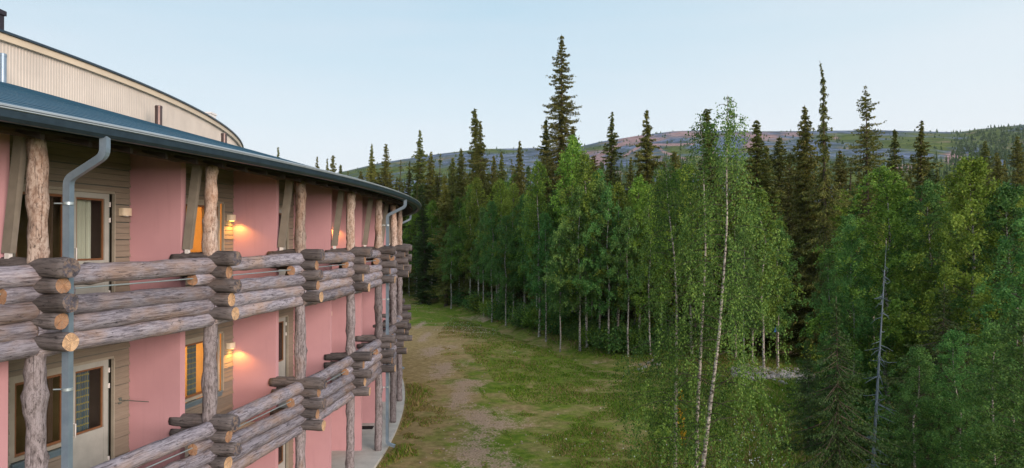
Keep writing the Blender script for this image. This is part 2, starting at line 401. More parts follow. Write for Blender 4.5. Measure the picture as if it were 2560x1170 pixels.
# floor slabs of the balconies, paved strip on the ground
for f in (1, 2):
    vs, fs = sweep([(55.75, FL[f] - .22), (57.62, FL[f] - .22), (57.62, FL[f]), (55.75, FL[f])], AS, AE, 90); hmesh('balcony_floor', vs, fs, M_conc)

# roof furniture: flues, dark chimney, white box
def flue(a, r, z0, z1, rad, mat, name='flue'):
    mb = MB(); p = pol(a, r); mb.tube([(p.x, p.y, z0), (p.x, p.y, z1 - .02), (p.x, p.y, z1)], [rad, rad, rad * .96], 18)
    mb.tube([(p.x, p.y, z1 - .08), (p.x, p.y, z1 - .03)], rad * 1.06, 18); return hpart(mb, name, mat)
def ang_at_px(px, r):
    """angle on the ring of radius r first met by the sight line through column px"""
    t = (px - 1280) / F; dx, dy = t / math.hypot(t, 1), 1 / math.hypot(t, 1)
    b = dx * CX + dy * CY; c = CX * CX + CY * CY - r * r; s = b - math.sqrt(b * b - c)
    return math.atan2(s * dy - CY, s * dx - CX), s * dy
for (px, yb, yt, rad) in ((395, 322, 264, .125), (559, 364, 333, .13), (4, 215, 133, .085)):
    a, Zd = ang_at_px(px, 49.75); flue(a, 49.75, 11.4, HC + (599 - yt) * Zd / F, rad, M_flue if px > 50 else M_pipe)
a, Zd = ang_at_px(0, 47.5); p = pol(a, 47.5) - Vector((.27, 0, 0)); mb = MB()
mb.box(p.x - .45, p.x + .13, p.y - .3, p.y + .3, 13.0, HC + (599 - 22) * Zd / F); mb.box(p.x - .5, p.x + .17, p.y - .35, p.y + .35, HC + (599 - 30) * Zd / F, HC + (599 - 18) * Zd / F)
hpart(mb, 'chimney', M_darkbox)
p = Vector(((520 - 1280) * 34.5 / F, 34.5, 0)); mb = MB(); mb.box(p.x - .3, p.x + .25, p.y - .3, p.y + .3, 12.9, 13.92); mb.box(p.x - .34, p.x + .29, p.y - .34, p.y + .34, 13.92, 14.0)
hpart(mb, 'vent_box', M_white)

# ------------------------------------------------------------------ logs
def log_mesh(L, r0, r1, seed, mats, capi=(1, 1), lump=.012, knots=0, curve=.012, nr=16):
    """log along local x from 0 to L"""
    rs = random.Random(seed); ns = max(5, int(L / .11)); vs = []; fs = []; mi = []
    kn = [(rs.uniform(.1, L - .1), rs.uniform(0, 6.28), rs.uniform(.018, .04)) for _ in range(knots)]
    off = rs.uniform(0, 99)
    for i in range(ns + 1):
        t = i / ns; x = L * t; rad = r0 + (r1 - r0) * t
        if i in (0, ns): rad *= .94
        cy = curve * math.sin(t * 3.1 + off); cz = curve * math.cos(t * 4.1 + off * 2) * .7
        for j in range(nr):
            an = 2 * math.pi * j / nr
            q = rad + lump * mnoise.noise(Vector((x * 2.2 + off, math.cos(an) * 1.1, math.sin(an) * 1.1))) * 1.6
            q += lump * .5 * mnoise.noise(Vector((x * 7 + off, math.cos(an) * 4, math.sin(an) * 4)))
            for (kx, ka, kh) in kn:
                da = (an - ka + math.pi) % (2 * math.pi) - math.pi
                q += kh * math.exp(-((x - kx) / .07) ** 2 - (da / .45) ** 2) + kh * .25 * math.exp(-((x - kx) / .10) ** 2)
            vs.append((x + (.0 if 0 < i < ns else rs.uniform(-.006, .006)), cy + q * math.cos(an), cz + q * math.sin(an)))
    for i in range(ns):
        for j in range(nr): fs.append((i*nr+j, i*nr+(j+1) % nr, (i+1)*nr+(j+1) % nr, (i+1)*nr+j)); mi.append(0)
    me = bpy.data.meshes.new('log')
    c0 = len(vs); vs.append((0, 0, 0)); vs.append((L, 0, 0))
    for j in range(nr):
        fs.append((j, c0, (j + 1) % nr)); mi.append(capi[0])
        fs.append((ns*nr + j, ns*nr + (j+1) % nr, c0 + 1)); mi.append(capi[1])
    me.from_pydata(vs, [], fs)
    for m in mats: me.materials.append(m)
    me.polygons.foreach_set('material_index', mi)
    me.polygons.foreach_set('use_smooth', [m == 0 for m in mi]); me.update(); return me
CH = 2 * R * math.sin(DA / 2)
long_meshes = [log_mesh(CH + .16, .145 + .008 * (k % 3), .138 + .010 * ((k + 1) % 3), 100 + k, [M_long, C_grey], knots=2 + k % 4, curve=.02) for k in range(8)]
stub_meshes = [log_mesh(1.06, .118, .125, 130 + k, [M_long, C_orange], knots=0) for k in range(3)]
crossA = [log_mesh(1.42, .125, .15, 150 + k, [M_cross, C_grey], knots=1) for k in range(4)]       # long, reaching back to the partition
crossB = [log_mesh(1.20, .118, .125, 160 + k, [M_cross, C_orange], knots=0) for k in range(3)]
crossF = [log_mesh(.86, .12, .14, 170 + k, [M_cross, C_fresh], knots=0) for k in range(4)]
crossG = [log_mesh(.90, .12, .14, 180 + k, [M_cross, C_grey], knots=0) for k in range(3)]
posts = {2: [log_mesh(1.92, .128, .112, 200 + k, [M_post, C_grey], lump=.024, knots=10, curve=.012) for k in range(5)],
         1: [log_mesh(2.05, .135, .122, 210 + k, [M_postg, C_grey], lump=.022, knots=8, curve=.012) for k in range(5)],
         0: [log_mesh(3.0, .135, .12, 220 + k, [M_postg, C_grey], lump=.012, knots=4, curve=.012) for k in range(5)]}
beam_meshes = [log_mesh(CH + .1, .15, .15, 240 + k, [M_beam, C_grey], knots=1) for k in range(3)]

def along(p, q):
    """matrix placing a local-x log from p towards q (in hotel space)"""
    p = Vector(p); x = (Vector(q) - p).normalized(); zz = Vector((0, 0, 1)) if abs(x.z) < .9 else Vector((1, 0, 0))
    y = zz.cross(x).normalized(); z = x.cross(y)
    return Matrix(((x.x, y.x, z.x, p.x), (x.y, y.y, z.y, p.y), (x.z, y.z, z.z, p.z), (0, 0, 0, 1)))
spin = random.Random(5)
def place_log(name, mesh, p, q, parent, base):
    M = base.inverted() @ along(p, q) @ Matrix.Rotation(spin.uniform(0, 6.28), 4, 'X')
    return inst(name, mesh, parent, M)

for i in range(I0, I1 + 1):
    Pf = post_frame(i)
    for f in (1, 2):
        z0 = FL[f]; base = Matrix.Translation((Pf.translation.x, Pf.translation.y, z0))
        rail = empty('balcony_railing', (Pf.translation.x - CX, Pf.translation.y - CY, z0), hotel)
        def P(r, t, z): return Pf @ Vector((r, t, z0 + z))
        rr = random.Random(i * 7 + f)
        for n_, (zc, out, kind) in enumerate(((1.01, .60, 'A'), (.755, .44, 'B'), (.50, .60, 'A2'), (.235, .44, 'F2'), (-.05, .58, 'F'))):
            jit = rr.uniform(-.05, .05)
            if kind == 'A': me, L = crossA[(i + f) % 4], 1.42
            elif kind == 'B': me, L = crossB[(i + f) % 3], 1.20
            elif kind == 'A2': me, L = crossG[(i + f) % 3], .90
            elif kind == 'F2': me, L = (crossF if i % 2 else crossB)[(i + f) % 3], (.86 if i % 2 else 1.20)
            else: me, L = crossF[(i * 3 + f) % 4], .86
            place_log('cross_log', me, P(out - L + jit, rr.uniform(-.02, .02), zc), P(out + jit, rr.uniform(-.02, .02), zc + rr.uniform(-.01, .01)), rail, base)
        place_log('stub_log', stub_meshes[(i + f) % 3], P(.0, -.53, .63), P(.0, .53, .63), rail, base)
        if i < I1:
            Pn = post_frame(i + 1)
            for zc in (.885, .385, .11, -.145):
                p = P(0, -.08, zc + rr.uniform(-.012, .012)); q = Pn @ Vector((0, .08, z0 + zc + rr.uniform(-.012, .012)))
                me = long_meshes[rr.randrange(8)]
                if rr.random() < .5: p, q = q, p
                place_log('rail_log', me, p, q, rail, base)
            mb = MB(); p = P(0, .5, .655); q = Pn @ Vector((0, -.5, z0 + .655)); mb.tube([p - base.translation, q - base.translation], .013, 8)
            o = mb.build('steel_rod', M_rod, rail)
    for f, (za, zb) in {2: (7.20, 9.06), 1: (4.02, 6.04), 0: (0, 2.90)}.items():
        me = posts[f][(i * 2 + f) % 5]; L = zb - za
        p = Pf @ Vector((0, 0, za)); q = Pf @ Vector((0, 0, zb))
        M = HINV @ along(p, q) @ Matrix.Rotation(i * 1.3 + f, 4, 'X')
        o = inst('log_post', me, hotel, M); s = L / me.vertices[len(me.vertices) - 1].co.x
        o.scale = (s, 1, 1)
    # slanted strut
    mb = MB(); b0, b1 = (-.50, 7.40), (-.27, 9.15); w = .085
    vs = []
    for (r_, z_) in (b0, b1):
        for (dx, dy) in ((-w, -.045), (w, -.045), (w, .045), (-w, .045)): vs.append(Pf @ Vector((r_ + dx, dy - .02, z_)))
    mb.add(vs, [(3,2,1,0),(4,5,6,7),(0,1,5,4),(1,2,6,5),(2,3,7,6),(3,0,4,7)])
    st = hpart(mb, 'strut', M_strut)
    mb = MB(); mb.box(-.53, -.45, -.06, .0, 7.18, 7.41, 0, Pf); bt = hpart(mb, 'strut_foot', M_white, None); bt.parent = st
    # partition
    mb = MB()
    for (za, zb0, zb1) in ((0.0, 2.78, 2.78), (3.0, 5.98, 5.98), (6.2, 9.215, 9.78)):
        v = [(-.61,-.075,za),(-1.80,-.075,za),(-1.80,.075,za),(-.61,.075,za),(-.61,-.075,zb0),(-1.80,-.075,zb1),(-1.80,.075,zb1),(-.61,.075,zb0)]
        m1 = MB(); m1.add(v, [(0,1,2,3),(7,6,5,4),(4,5,1,0),(5,6,2,1),(6,7,3,2),(7,4,0,3)], 0, Pf); hpart(m1, 'partition_wall', M_pink)
    if i < I1:
        p = HINV @ (Pf @ Vector((0, -.05, 9.185))); q = HINV @ (post_frame(i + 1) @ Vector((0, .05, 9.185)))
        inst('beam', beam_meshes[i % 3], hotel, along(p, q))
        for k in range(5):
            a = ang(i) + DA * (k + .5) / 5
            mb = MB(); p1, p2 = pol(a, 58.3), pol(a, 56.1); t = Vector((-math.sin(a), math.cos(a), 0)) * .03
            z1, z2 = 9.04, 9.65
            vs = [p1 - t + Vector((0,0,z1-.09)), p1 + t + Vector((0,0,z1-.09)), p2 + t + Vector((0,0,z2-.09)), p2 - t + Vector((0,0,z2-.09)),
                  p1 - t + Vector((0,0,z1)), p1 + t + Vector((0,0,z1)), p2 + t + Vector((0,0,z2)), p2 - t + Vector((0,0,z2))]
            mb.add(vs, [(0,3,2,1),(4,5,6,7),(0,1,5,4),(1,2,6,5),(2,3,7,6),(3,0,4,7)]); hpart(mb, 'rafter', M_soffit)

# downpipes
for i in (-4 + 0, 0, 4, 8):
    if i < I0: continue
    Pf = post_frame(i); T = lambda r, t, z: Pf @ Vector((r, t, z))
    mb = MB(); tt = .26
    def bend(a, b, c, n=4, rad=.10):
        a, b, c = Vector(a), Vector(b), Vector(c); u = (a - b).normalized() * rad; w = (c - b).normalized() * rad
        return [tuple((b + u) * (1 - s) ** 2 + b * 2 * s * (1 - s) + (b + w) * s * s) for s in [k / n for k in range(n + 1)]]
    a_, b_, c_, d_, e_, f_ = T(.92, tt, 9.07), T(.92, tt, 8.80), T(.27, tt, 8.48), T(.27, tt, .30), T(.27, tt, .16), T(.55, tt, .06)
    pts = [tuple(a_)] + bend(a_, b_, c_) + bend(b_, c_, d_) + [tuple(T(.27, tt, z)) for z in (6, 3)] + bend(d_, e_, f_) + [tuple(f_)]
    mb.tube(pts, .051, 4, sq=True)
    dp = hpart(mb, 'downpipe', M_pipe)
    for z in (8.1, 5.4, 2.2):
        m2 = MB(); m2.tube([T(.27, tt, z), T(.27, tt, z + .04)], .074, 12); m2.tube([T(.27, tt, z + .02), T(.10, tt - .08, z + .02)], .012, 6); hpart(m2, 'pipe_clamp', M_rod, dp)

# ------------------------------------------------------------------ back walls, windows, doors, rooms
def siding(mb, x0, x1, z0, z1, M, phase):
    mb.box(x0, x1, -.02, -.001, z0, z1, 1, M)
    """lapped boards; wide reveal every third board"""
    per = .115
    k = math.floor((z0 - phase) / per)
    while phase + k * per < z1:
        a = max(z0, phase + k * per); b = min(z1, phase + (k + 1) * per - (.020 if k % 3 == 2 else .006)); k += 1
        if b - a < .01: continue
        deep = .045 if (k % 3 == 1) else .024
        v = [(x0,0,a),(x1,0,a),(x1,deep,a),(x0,deep,a),(x0,0,b),(x1,0,b),(x1,.010,b),(x0,.010,b)]
        mb.add(v, [(0,1,2,3),(7,6,5,4),(3,2,6,7),(2,1,5,6),(0,3,7,4),(1,0,4,5)], 0, M)
def frame_boxes(mb, x0, x1, z0, z1, w, y0, y1, M, mi=0):
    mb.box(x0, x0 + w, y0, y1, z0, z1, mi, M); mb.box(x1 - w, x1, y0, y1, z0, z1, mi, M)
    mb.box(x0 + w, x1 - w, y0, y1, z1 - w, z1, mi, M); mb.box(x0 + w, x1 - w, y0, y1, z0, z0 + w, mi, M)
def curtain(x0, x1, z0, z1, y, M, mat, parent):
    mb = MB(); n = 44; vs = []
    for j in range(n + 1):
        u = j / n; yy = y + .03 * math.sin(u * 31) + .012 * math.sin(u * 71 + 1)
        vs += [(x0 + (x1 - x0) * u, yy, z0), (x0 + (x1 - x0) * u, yy * 1.0 + .0, z1)]
    mb.add(vs, [(2*j, 2*j+2, 2*j+3, 2*j+1) for j in range(n)], 0, M, True); return hpart(mb, 'curtain', mat, parent)
def window(x0, x1, z0, z1, M, lit):
    mb = MB(); frame_boxes(mb, x0, x1, z0, z1, .07, -.07, -.005, M)
    w = hpart(mb, 'window', M_trim)
    g = MB(); frame_boxes(g, x0 + .072, x1 - .072, z0 + .072, z1 - .072, .045, -.062, -.03, M); hpart(g, 'inner_frame', M_wood, w)
    g = MB(); g.box(x0 + .11, x1 - .11, -.05, -.042, z0 + .11, z1 - .11, 0, M); hpart(g, 'pane', M_glass, w)
    g = MB(); g.box(x0 - .03, x1 + .03, -.004, .075, z0 - .05, z0 - .012, 0, M); g.box(x0 - .03, x1 + .03, .0335, .045, z0 - .13, z0 - .052, 0, M); hpart(g, 'sill', M_sill, w)
    return w
def door(x0, x1, z0, z1, M):
    mb = MB(); zp = z0 + .98
    mb.box(x0, x0 + .10, -.07, -.01, z0, z1, 0, M); mb.box(x1 - .10, x1, -.07, -.01, z0, z1, 0, M)
    mb.box(x0 + .10, x1 - .10, -.07, -.01, z1 - .10, z1, 0, M); mb.box(x0 + .10, x1 - .10, -.068, -.014, z0, zp, 0, M)
    d_ = hpart(mb, 'balcony_door', M_door)
    g = MB(); frame_boxes(g, x0 + .102, x1 - .102, zp + .003, z1 - .102, .035, -.066, -.035, M); hpart(g, 'inner_frame', M_wood, d_)
    g = MB(); g.box(x0 + .135, x1 - .135, -.052, -.045, zp + .035, z1 - .135, 0, M); hpart(g, 'pane', M_glass, d_)
    g = MB(); hx = x0 + .05; g.tube([M @ Vector((hx, -.01, zp + .0)), M @ Vector((hx, .05, zp + .0)), M @ Vector((hx, .05, zp + .24)), M @ Vector((hx, -.01, zp + .24))], .011, 8); hpart(g, 'handle', M_white, d_)
    g = MB()
    for zz in (z0 + .3, z1 - .55, z1 - .25): g.box(x1 - .015, x1 + .012, -.005, .02, zz, zz + .09, 0, M)
    hpart(g, 'hinges', M_white, d_)
    return d_
room_lights = []
for i in range(I0, I1):
    M, L = bay_frame(i); mir = (i % 2 == 1)
    for f in (0, 1, 2):
        z0 = FL[f]; ztop = {0: 2.78, 1: 5.98, 2: 9.72}[f]; zl = z0 + 2.33
        if not mir: ox0, ox1 = .28 * L, .875 * L
        else: ox0, ox1 = .10 * L, .865 * L
        mb = MB(); phase = z0 + .02
        siding(mb, .08, ox0, z0, ztop, M, phase); siding(mb, ox1, L - .08, z0, ztop, M, phase); siding(mb, ox0, ox1, zl, ztop, M, phase)
        if not mir: wx = (.295 * L, .590 * L); dx = (.611 * L, .842 * L)
        else: dx = (.115 * L, .345 * L); wx = (.40 * L, .832 * L)
        siding(mb, wx[0] - .03 if not mir else dx[1] + .05, wx[1] + .02 if not mir else ox1, z0, z0 + .86, M, phase)
        hpart(mb, 'siding_wall', [M_siding, M_jamb])
        # surround trim and dark jambs
        g = MB(); g.box(ox0, ox1, -.08, .012, zl - .05, zl - .001, 0, M)
        g.box(ox0, ox0 + .04, -.08, .012, z0, zl - .052, 0, M)
        g.box(ox1 - .028, ox1, -.03, .034, z0 if not mir else z0 + .86, zl - .052, 0, M)
        mid = (wx[1], dx[0]) if not mir else (dx[1], wx[0]); g.box(mid[0] + .002, mid[1] - .002, -.075, -.003, z0, zl - .052, 0, M)
        hpart(g, 'trim', M_trim)
        g = MB(); xr = dx[1] if not mir else wx[1]; g.box(xr + .002, ox1 - .03, -.12, -.075, z0, zl - .052, 0, M); hpart(g, 'jamb', M_jamb)
        w = window(wx[0], wx[1], z0 + .90, zl - .055, M, False); dd = door(dx[0], dx[1], z0 + .02, zl - .055, M)
        lit = (i == 1 and f in (1, 2))
        # room behind
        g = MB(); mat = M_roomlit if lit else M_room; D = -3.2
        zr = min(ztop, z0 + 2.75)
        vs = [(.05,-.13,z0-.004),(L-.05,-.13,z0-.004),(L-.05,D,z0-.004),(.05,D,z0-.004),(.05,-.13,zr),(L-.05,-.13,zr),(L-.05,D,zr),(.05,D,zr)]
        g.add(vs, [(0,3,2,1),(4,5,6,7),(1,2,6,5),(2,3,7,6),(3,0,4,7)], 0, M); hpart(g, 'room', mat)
        # curtains
        if f == 2:
            cm = M_cur_warm if lit else M_cur_stripe
            curtain(dx[0] + .19, dx[1] - .20, z0 + .1, zl - .1, -.22, M, cm, dd)
            if lit: curtain(wx[0] + .05, wx[0] + .75, z0 + .3, zl - .1, -.22, M, cm, w); curtain(wx[1] - .45, wx[1] - .05, z0 + .3, zl - .1, -.22, M, cm, w)
            else: curtain(wx[1] - .32, wx[1] - .10, z0 + .3, zl - .1, -.24, M, M_cur_brown, w)
        else:
            curtain(dx[0] + .28, dx[0] + .62, z0 + .1, zl - .1, -.22, M, M_cur_plaid, dd)
            if mir: curtain(wx[0] + .62, wx[0] + .95, z0 + .3, zl - .1, -.22, M, M_cur_plaid, w)
            else: curtain(wx[1] - .30, wx[1] - .10, z0 + .3, zl - .1, -.22, M, M_cur_brown, w)
        if lit:
            ld = bpy.data.lights.new('room_light', 'POINT'); ld.energy = 55; ld.color = (1, .50, .14); ld.shadow_soft_size = .15
            lo = link(bpy.data.objects.new('room_light', ld)); lo.location = M @ Vector((.62 * L, -1.3, z0 + 1.9)); lo.parent = None
        if i == 0 and f == 1:
            g = MB(); b0 = Vector((L - .33, .02, z0 + 1.42)); g.tube([M @ b0, M @ (b0 + Vector((.02, .06, .01))), M @ (b0 + Vector((.06, .62, .0)))], .009, 6)
            g.box(L - .36, L - .29, .018, .04, z0 + 1.36, z0 + 1.48, 0, M); hpart(g, 'wall_bracket', M_jamb)

def wall_lamp(i, f, lit, label):
    M, L = bay_frame(i); p = M @ Vector((.932 * L, .02, FL[f] + 1.94)); a = math.atan2(M[1][0], M[0][0])
    t = empty('wall_lamp', p, None, a); tag(t, label, 'wall lamp', 'wall lamps beside the balcony doors')
    # local +y points into the wall in this frame: outward is -y
    mb = MB(); n = 12; vs = []
    out = [(-.12, 0)] + [(-.12 * math.cos(math.pi * k / n), -.02 - .115 * math.sin(math.pi * k / n) ** .5) for k in range(n + 1)] + [(.12, 0)]
    k = len(out)
    vs = [(x, y, -.075) for x, y in out] + [(x, y, .075) for x, y in out]
    mb.add(vs, [(j, (j+1) % k, k+(j+1) % k, k+j) for j in range(k)] + [tuple(range(k, 2*k))], 0)
    mb.build('lamp_shade', M_lamp, t)
    g = MB(); g.tube([(0, -.06, -.06), (0, -.06, -.085)], .055, 14); g.build('bulb', M_glow if lit else M_white, t)
    if lit:
        ld = bpy.data.lights.new('lamp_light', 'SPOT'); ld.energy = 14; ld.color = (1, .46, .08); ld.shadow_soft_size = .05
        ld.spot_size = math.radians(150); ld.spot_blend = .5
        lo = link(bpy.data.objects.new('lamp_light', ld)); lo.parent = t; lo.location = (0, -.17, -.12)
        lo.rotation_euler = (math.radians(0), 0, 0)
    return t
wall_lamp(0, 2, False, 'unlit cream wall lamp beside the nearest upper balcony door')
wall_lamp(1, 2, True, 'glowing wall lamp on the upper balcony casting orange light')
wall_lamp(1, 1, True, 'glowing wall lamp on the lower balcony beneath the upper one')
wall_lamp(3, 2, True, 'glowing wall lamp half hidden behind a slanted strut, farther upper balcony')
wall_lamp(3, 1, False, 'unlit white wall lamp on the farther lower balcony between pink partitions')

# ------------------------------------------------------------------ ground
def W(px, Z): return (px - 1280) * Z / F
def G(px, py):
    Z = F * (HC + .1) / (py - 599); return (W(px, Z), Z)
def seg_dist(X, Y, pts):
    d = np.full(X.shape, 1e9)
    for (a, b) in zip(pts[:-1], pts[1:]):
        ax, ay = a; bx, by = b; vx, vy = bx - ax, by - ay; t = np.clip(((X-ax)*vx+(Y-ay)*vy)/(vx*vx+vy*vy+1e-9), 0, 1)
        d = np.minimum(d, np.hypot(X-ax-t*vx, Y-ay-t*vy))
    return d
def vnoise(X, Y, s, seed=0):
    """smooth value noise on arrays"""
    g = np.random.default_rng(seed).random((256, 256)); x = X / s + 1000; y = Y / s + 1000
    xi = np.floor(x).astype(int); yi = np.floor(y).astype(int); fx = x - xi; fy = y - yi
    fx = fx*fx*(3-2*fx); fy = fy*fy*(3-2*fy); a = xi % 256; b = yi % 256; a1 = (a+1) % 256; b1 = (b+1) % 256
    return g[a,b]*(1-fx)*(1-fy)+g[a1,b]*fx*(1-fy)+g[a,b1]*(1-fx)*fy+g[a1,b1]*fx*fy
EDGE = [G(1040, 742), G(1100, 760), G(1180, 785), G(1260, 815), G(1347, 845), G(1450, 880), G(1560, 900), G(1640, 905)]
EDGE = [(-14, 130)] + EDGE + [(W(1760, 46), 46), (W(1950, 55), 55), (40, 62)]
ex = np.array([p[0] for p in EDGE]); ey = np.array([p[1] for p in EDGE])
def wood_side(X, Y):
    """metres beyond the wood's edge (positive inside the wood)"""
    yy = np.interp(X, ex, ey); return (Y - yy) * .75
def ground_z(X, Y):
    X = np.asarray(X, float); Y = np.asarray(Y, float)
    z = -.10 + .10 * (vnoise(X, Y, 4.0, 1) - .5) + .3 * (vnoise(X, Y, 17, 2) - .5) * np.clip((Y - 25) / 30, 0, 1)
    w = wood_side(X, Y); z += .55 * np.clip(w / 4 + .3, 0, 1) + np.clip(w - 4, 0, 60) * .012
    z += -.5 * np.exp(-((w + 2.5) / 1.6) ** 2) * np.clip((Y - 30) / 10, 0, 1) * .4
    rr = np.hypot(X - CX, Y - CY); z = np.where(rr < 58.6, -.12 + 0 * z, z)
    far = np.clip((np.hypot(X, Y) - 230) / 200, 0, 1); return z * (1 - far) - 1.5 * far
tracks = [([G(1130, 1230), G(1170, 1120), G(1165, 1040), G(1130, 970), G(1095, 905), G(1062, 850), G(1048, 800)], .52, 1.0),
          ([G(1290, 1230), G(1262, 1170), G(1235, 1100), G(1190, 1020), G(1150, 950)], .42, .95),
          ([G(1370, 1300), G(1340, 1170), G(1300, 1080), G(1240, 990), G(1190, 930), G(1120, 850)], .35, .75),
          ([G(1330, 1070), G(1400, 1040), G(1440, 1020)], .8, .55), ([G(1070, 1170), G(1075, 1080)], .9, .4),
          ([G(1030, 940), G(1045, 870)], 1.1, .5),
          ([G(1440, 893), G(1530, 905), G(1640, 912)], .5, .8), ([G(1180, 792), G(1215, 800)], 1.2, .9),
          ([G(1300, 880), G(1420, 900), G(1560, 930)], .5, .35), ([G(1900, 868), G(1980, 880), G(2040, 890)], 1.0, 1.0),
          ([G(1500, 1150), G(1560, 1110)], .8, .4), ([G(1560, 1060), G(1580, 1075)], .7, .5)]
s = np.linspace(-1, 1, 300); gx = np.sinh(s * 5.2) / np.sinh(5.2) * 3500 + 2
s2 = np.linspace(-.62, 1, 330); gy = np.sinh(s2 * 5.0) / np.sinh(5.0) * 3500 + 34
X, Y = np.meshgrid(gx, gy, indexing='ij'); Zg = ground_z(X, Y)
V = np.stack([X, Y, Zg], -1).reshape(-1, 3); nx, ny = X.shape
ii, jj = np.meshgrid(np.arange(nx - 1), np.arange(ny - 1), indexing='ij'); q = (ii * ny + jj).ravel()
FQ = np.stack([q, q + ny, q + ny + 1, q + 1], -1)
def dirt_at(X, Y):
    dirt = np.zeros(X.shape)
    for (pts, w, amt) in tracks: dirt = np.maximum(dirt, amt * np.clip(1.25 - seg_dist(X, Y, pts) / (w * 1.8), 0, 1))
    return dirt
def ground_mat():
    m, n, b = new_mat('meadow_ground'); t = coords(n)
    at = N(n, 'Attribute', attribute_name='dirt'); wd = N(n, 'Attribute', attribute_name='wood'); dr_ = N(n, 'Attribute', attribute_name='dry')
    n1 = noise(n, t, .55, 6, .65); n2 = noise(n, t, 3.0, 6, .7); n3 = noise(n, t, 14, 4, .6)
    green = ramp(n, [(.30, (.050, .10, .010)), (.5, (.115, .175, .016)), (.72, (.21, .24, .035))], n2)
    straw = ramp(n, [(.30, (.20, .145, .06)), (.7, (.38, .29, .14))], n2)
    def mth(op, a, bb):
        x = N(n, 'Math', operation=op)
        for k, v in ((0, a), (1, bb)):
            if hasattr(v, 'node'): n.links.new(v, x.inputs[k])
            else: x.inputs[k].default_value = v
        return x.outputs[0]
    dryf = ramp(n, [(.50, (0, 0, 0)), (.74, (1, 1, 1))], mth('ADD', n1, mth('MULTIPLY', dr_.outputs['Fac'], .3)))
    col = mixc(n, green, straw, dryf)
    soil = ramp(n, [(.3, (.22, .155, .105)), (.55, (.38, .28, .20)), (.75, (.54, .41, .31))], n3)
    df = ramp(n, [(.77, (0, 0, 0)), (.86, (1, 1, 1))], mth('ADD', mth('MULTIPLY', at.outputs['Fac'], .36), mth('ADD', mth('MULTIPLY', n3, .40), mth('ADD', mth('MULTIPLY', n2, .40), mth('MULTIPLY', n1, .26)))))
    col = mixc(n, col, soil, df)
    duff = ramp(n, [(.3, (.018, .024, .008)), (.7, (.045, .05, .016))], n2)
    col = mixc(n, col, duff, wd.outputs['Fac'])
    n.links.new(col, b.inputs['Base Color']); b.inputs['Roughness'].default_value = .95; b.inputs['Specular IOR Level'].default_value = .1
    bump(n, b, mth('ADD', n3, n2), .7, .08); return m
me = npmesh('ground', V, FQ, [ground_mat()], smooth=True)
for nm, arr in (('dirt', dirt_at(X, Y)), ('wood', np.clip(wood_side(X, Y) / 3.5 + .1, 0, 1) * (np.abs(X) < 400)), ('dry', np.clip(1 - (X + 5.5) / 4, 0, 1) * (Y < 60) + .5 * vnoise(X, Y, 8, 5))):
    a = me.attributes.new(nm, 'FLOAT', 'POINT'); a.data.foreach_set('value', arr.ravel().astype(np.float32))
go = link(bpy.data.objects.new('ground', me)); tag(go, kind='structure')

vs, fs = sweep([(55.7, -.18), (58.0, -.18), (58.0, 0), (55.7, 0)], AS, AE, 90)
mb = MB(); mb.add(vs, fs); o = mb.build('pavement', M_conc); tag(o, kind='structure')
p = Vector((W(912, 27.6), 27.6, .004)); mb = MB(); mb.box(-.35, .35, -.22, .22, 0, .015)
o = mb.build('doormat', M_mat); o.location = p; o.rotation_euler = (0, 0, .05); tag(o, 'black doormat on the pale pavement outside a ground floor room', 'doormat')

# hill
ridge = [(-4000, 560), (-1500, 545), (0, 500), (600, 470), (800, 440), (870, 426), (950, 407), (1000, 399), (1100, 384), (1200, 372), (1320, 370), (1440, 368), (1500, 354), (1600, 338), (1680, 328), (1750, 325), (1850, 328), (2080, 326), (2200, 325), (2400, 330), (2450, 322), (2560, 311), (2900, 300), (3600, 330), (6000, 480)]
az = np.concatenate([np.linspace(-1.15, -.35, 40, endpoint=False), np.linspace(-.35, .75, 520), np.linspace(.76, 1.2, 30)])
RR = np.concatenate([np.linspace(240, 1500, 110), np.linspace(1530, 3200, 24)]); RID = 1500.
rx = np.array([math.atan((a - 1280) / F) for a, _ in ridge]); re_ = np.array([(599 - y) / F * math.cos(math.atan((a - 1280) / F)) for a, y in ridge])
AZ, RD = np.meshgrid(az, RR, indexing='ij'); el = np.interp(AZ, rx, re_)
t = np.clip((RD - 240) / (RID - 240), 0, 1); prof_ = t ** 1.25
Hh = el * RID * prof_ + HC * t; down = np.clip((RD - RID) / 1700, 0, 1); Hh = Hh * (1 - .25 * down ** 1.2)
HX = RD * np.sin(AZ); HY = RD * np.cos(AZ)
Hh = Hh + (12 * (vnoise(HX, HY, 130, 3) - .5) + 5 * (vnoise(HX, HY, 40, 4) - .5)) * np.sin(np.pi * np.clip(t, 0, 1)) - 2.0 * (1 - t)
V = np.stack([HX, HY, Hh], -1).reshape(-1, 3); nx, ny = HX.shape
ii, jj = np.meshgrid(np.arange(nx - 1), np.arange(ny - 1), indexing='ij'); q = (ii * ny + jj).ravel()
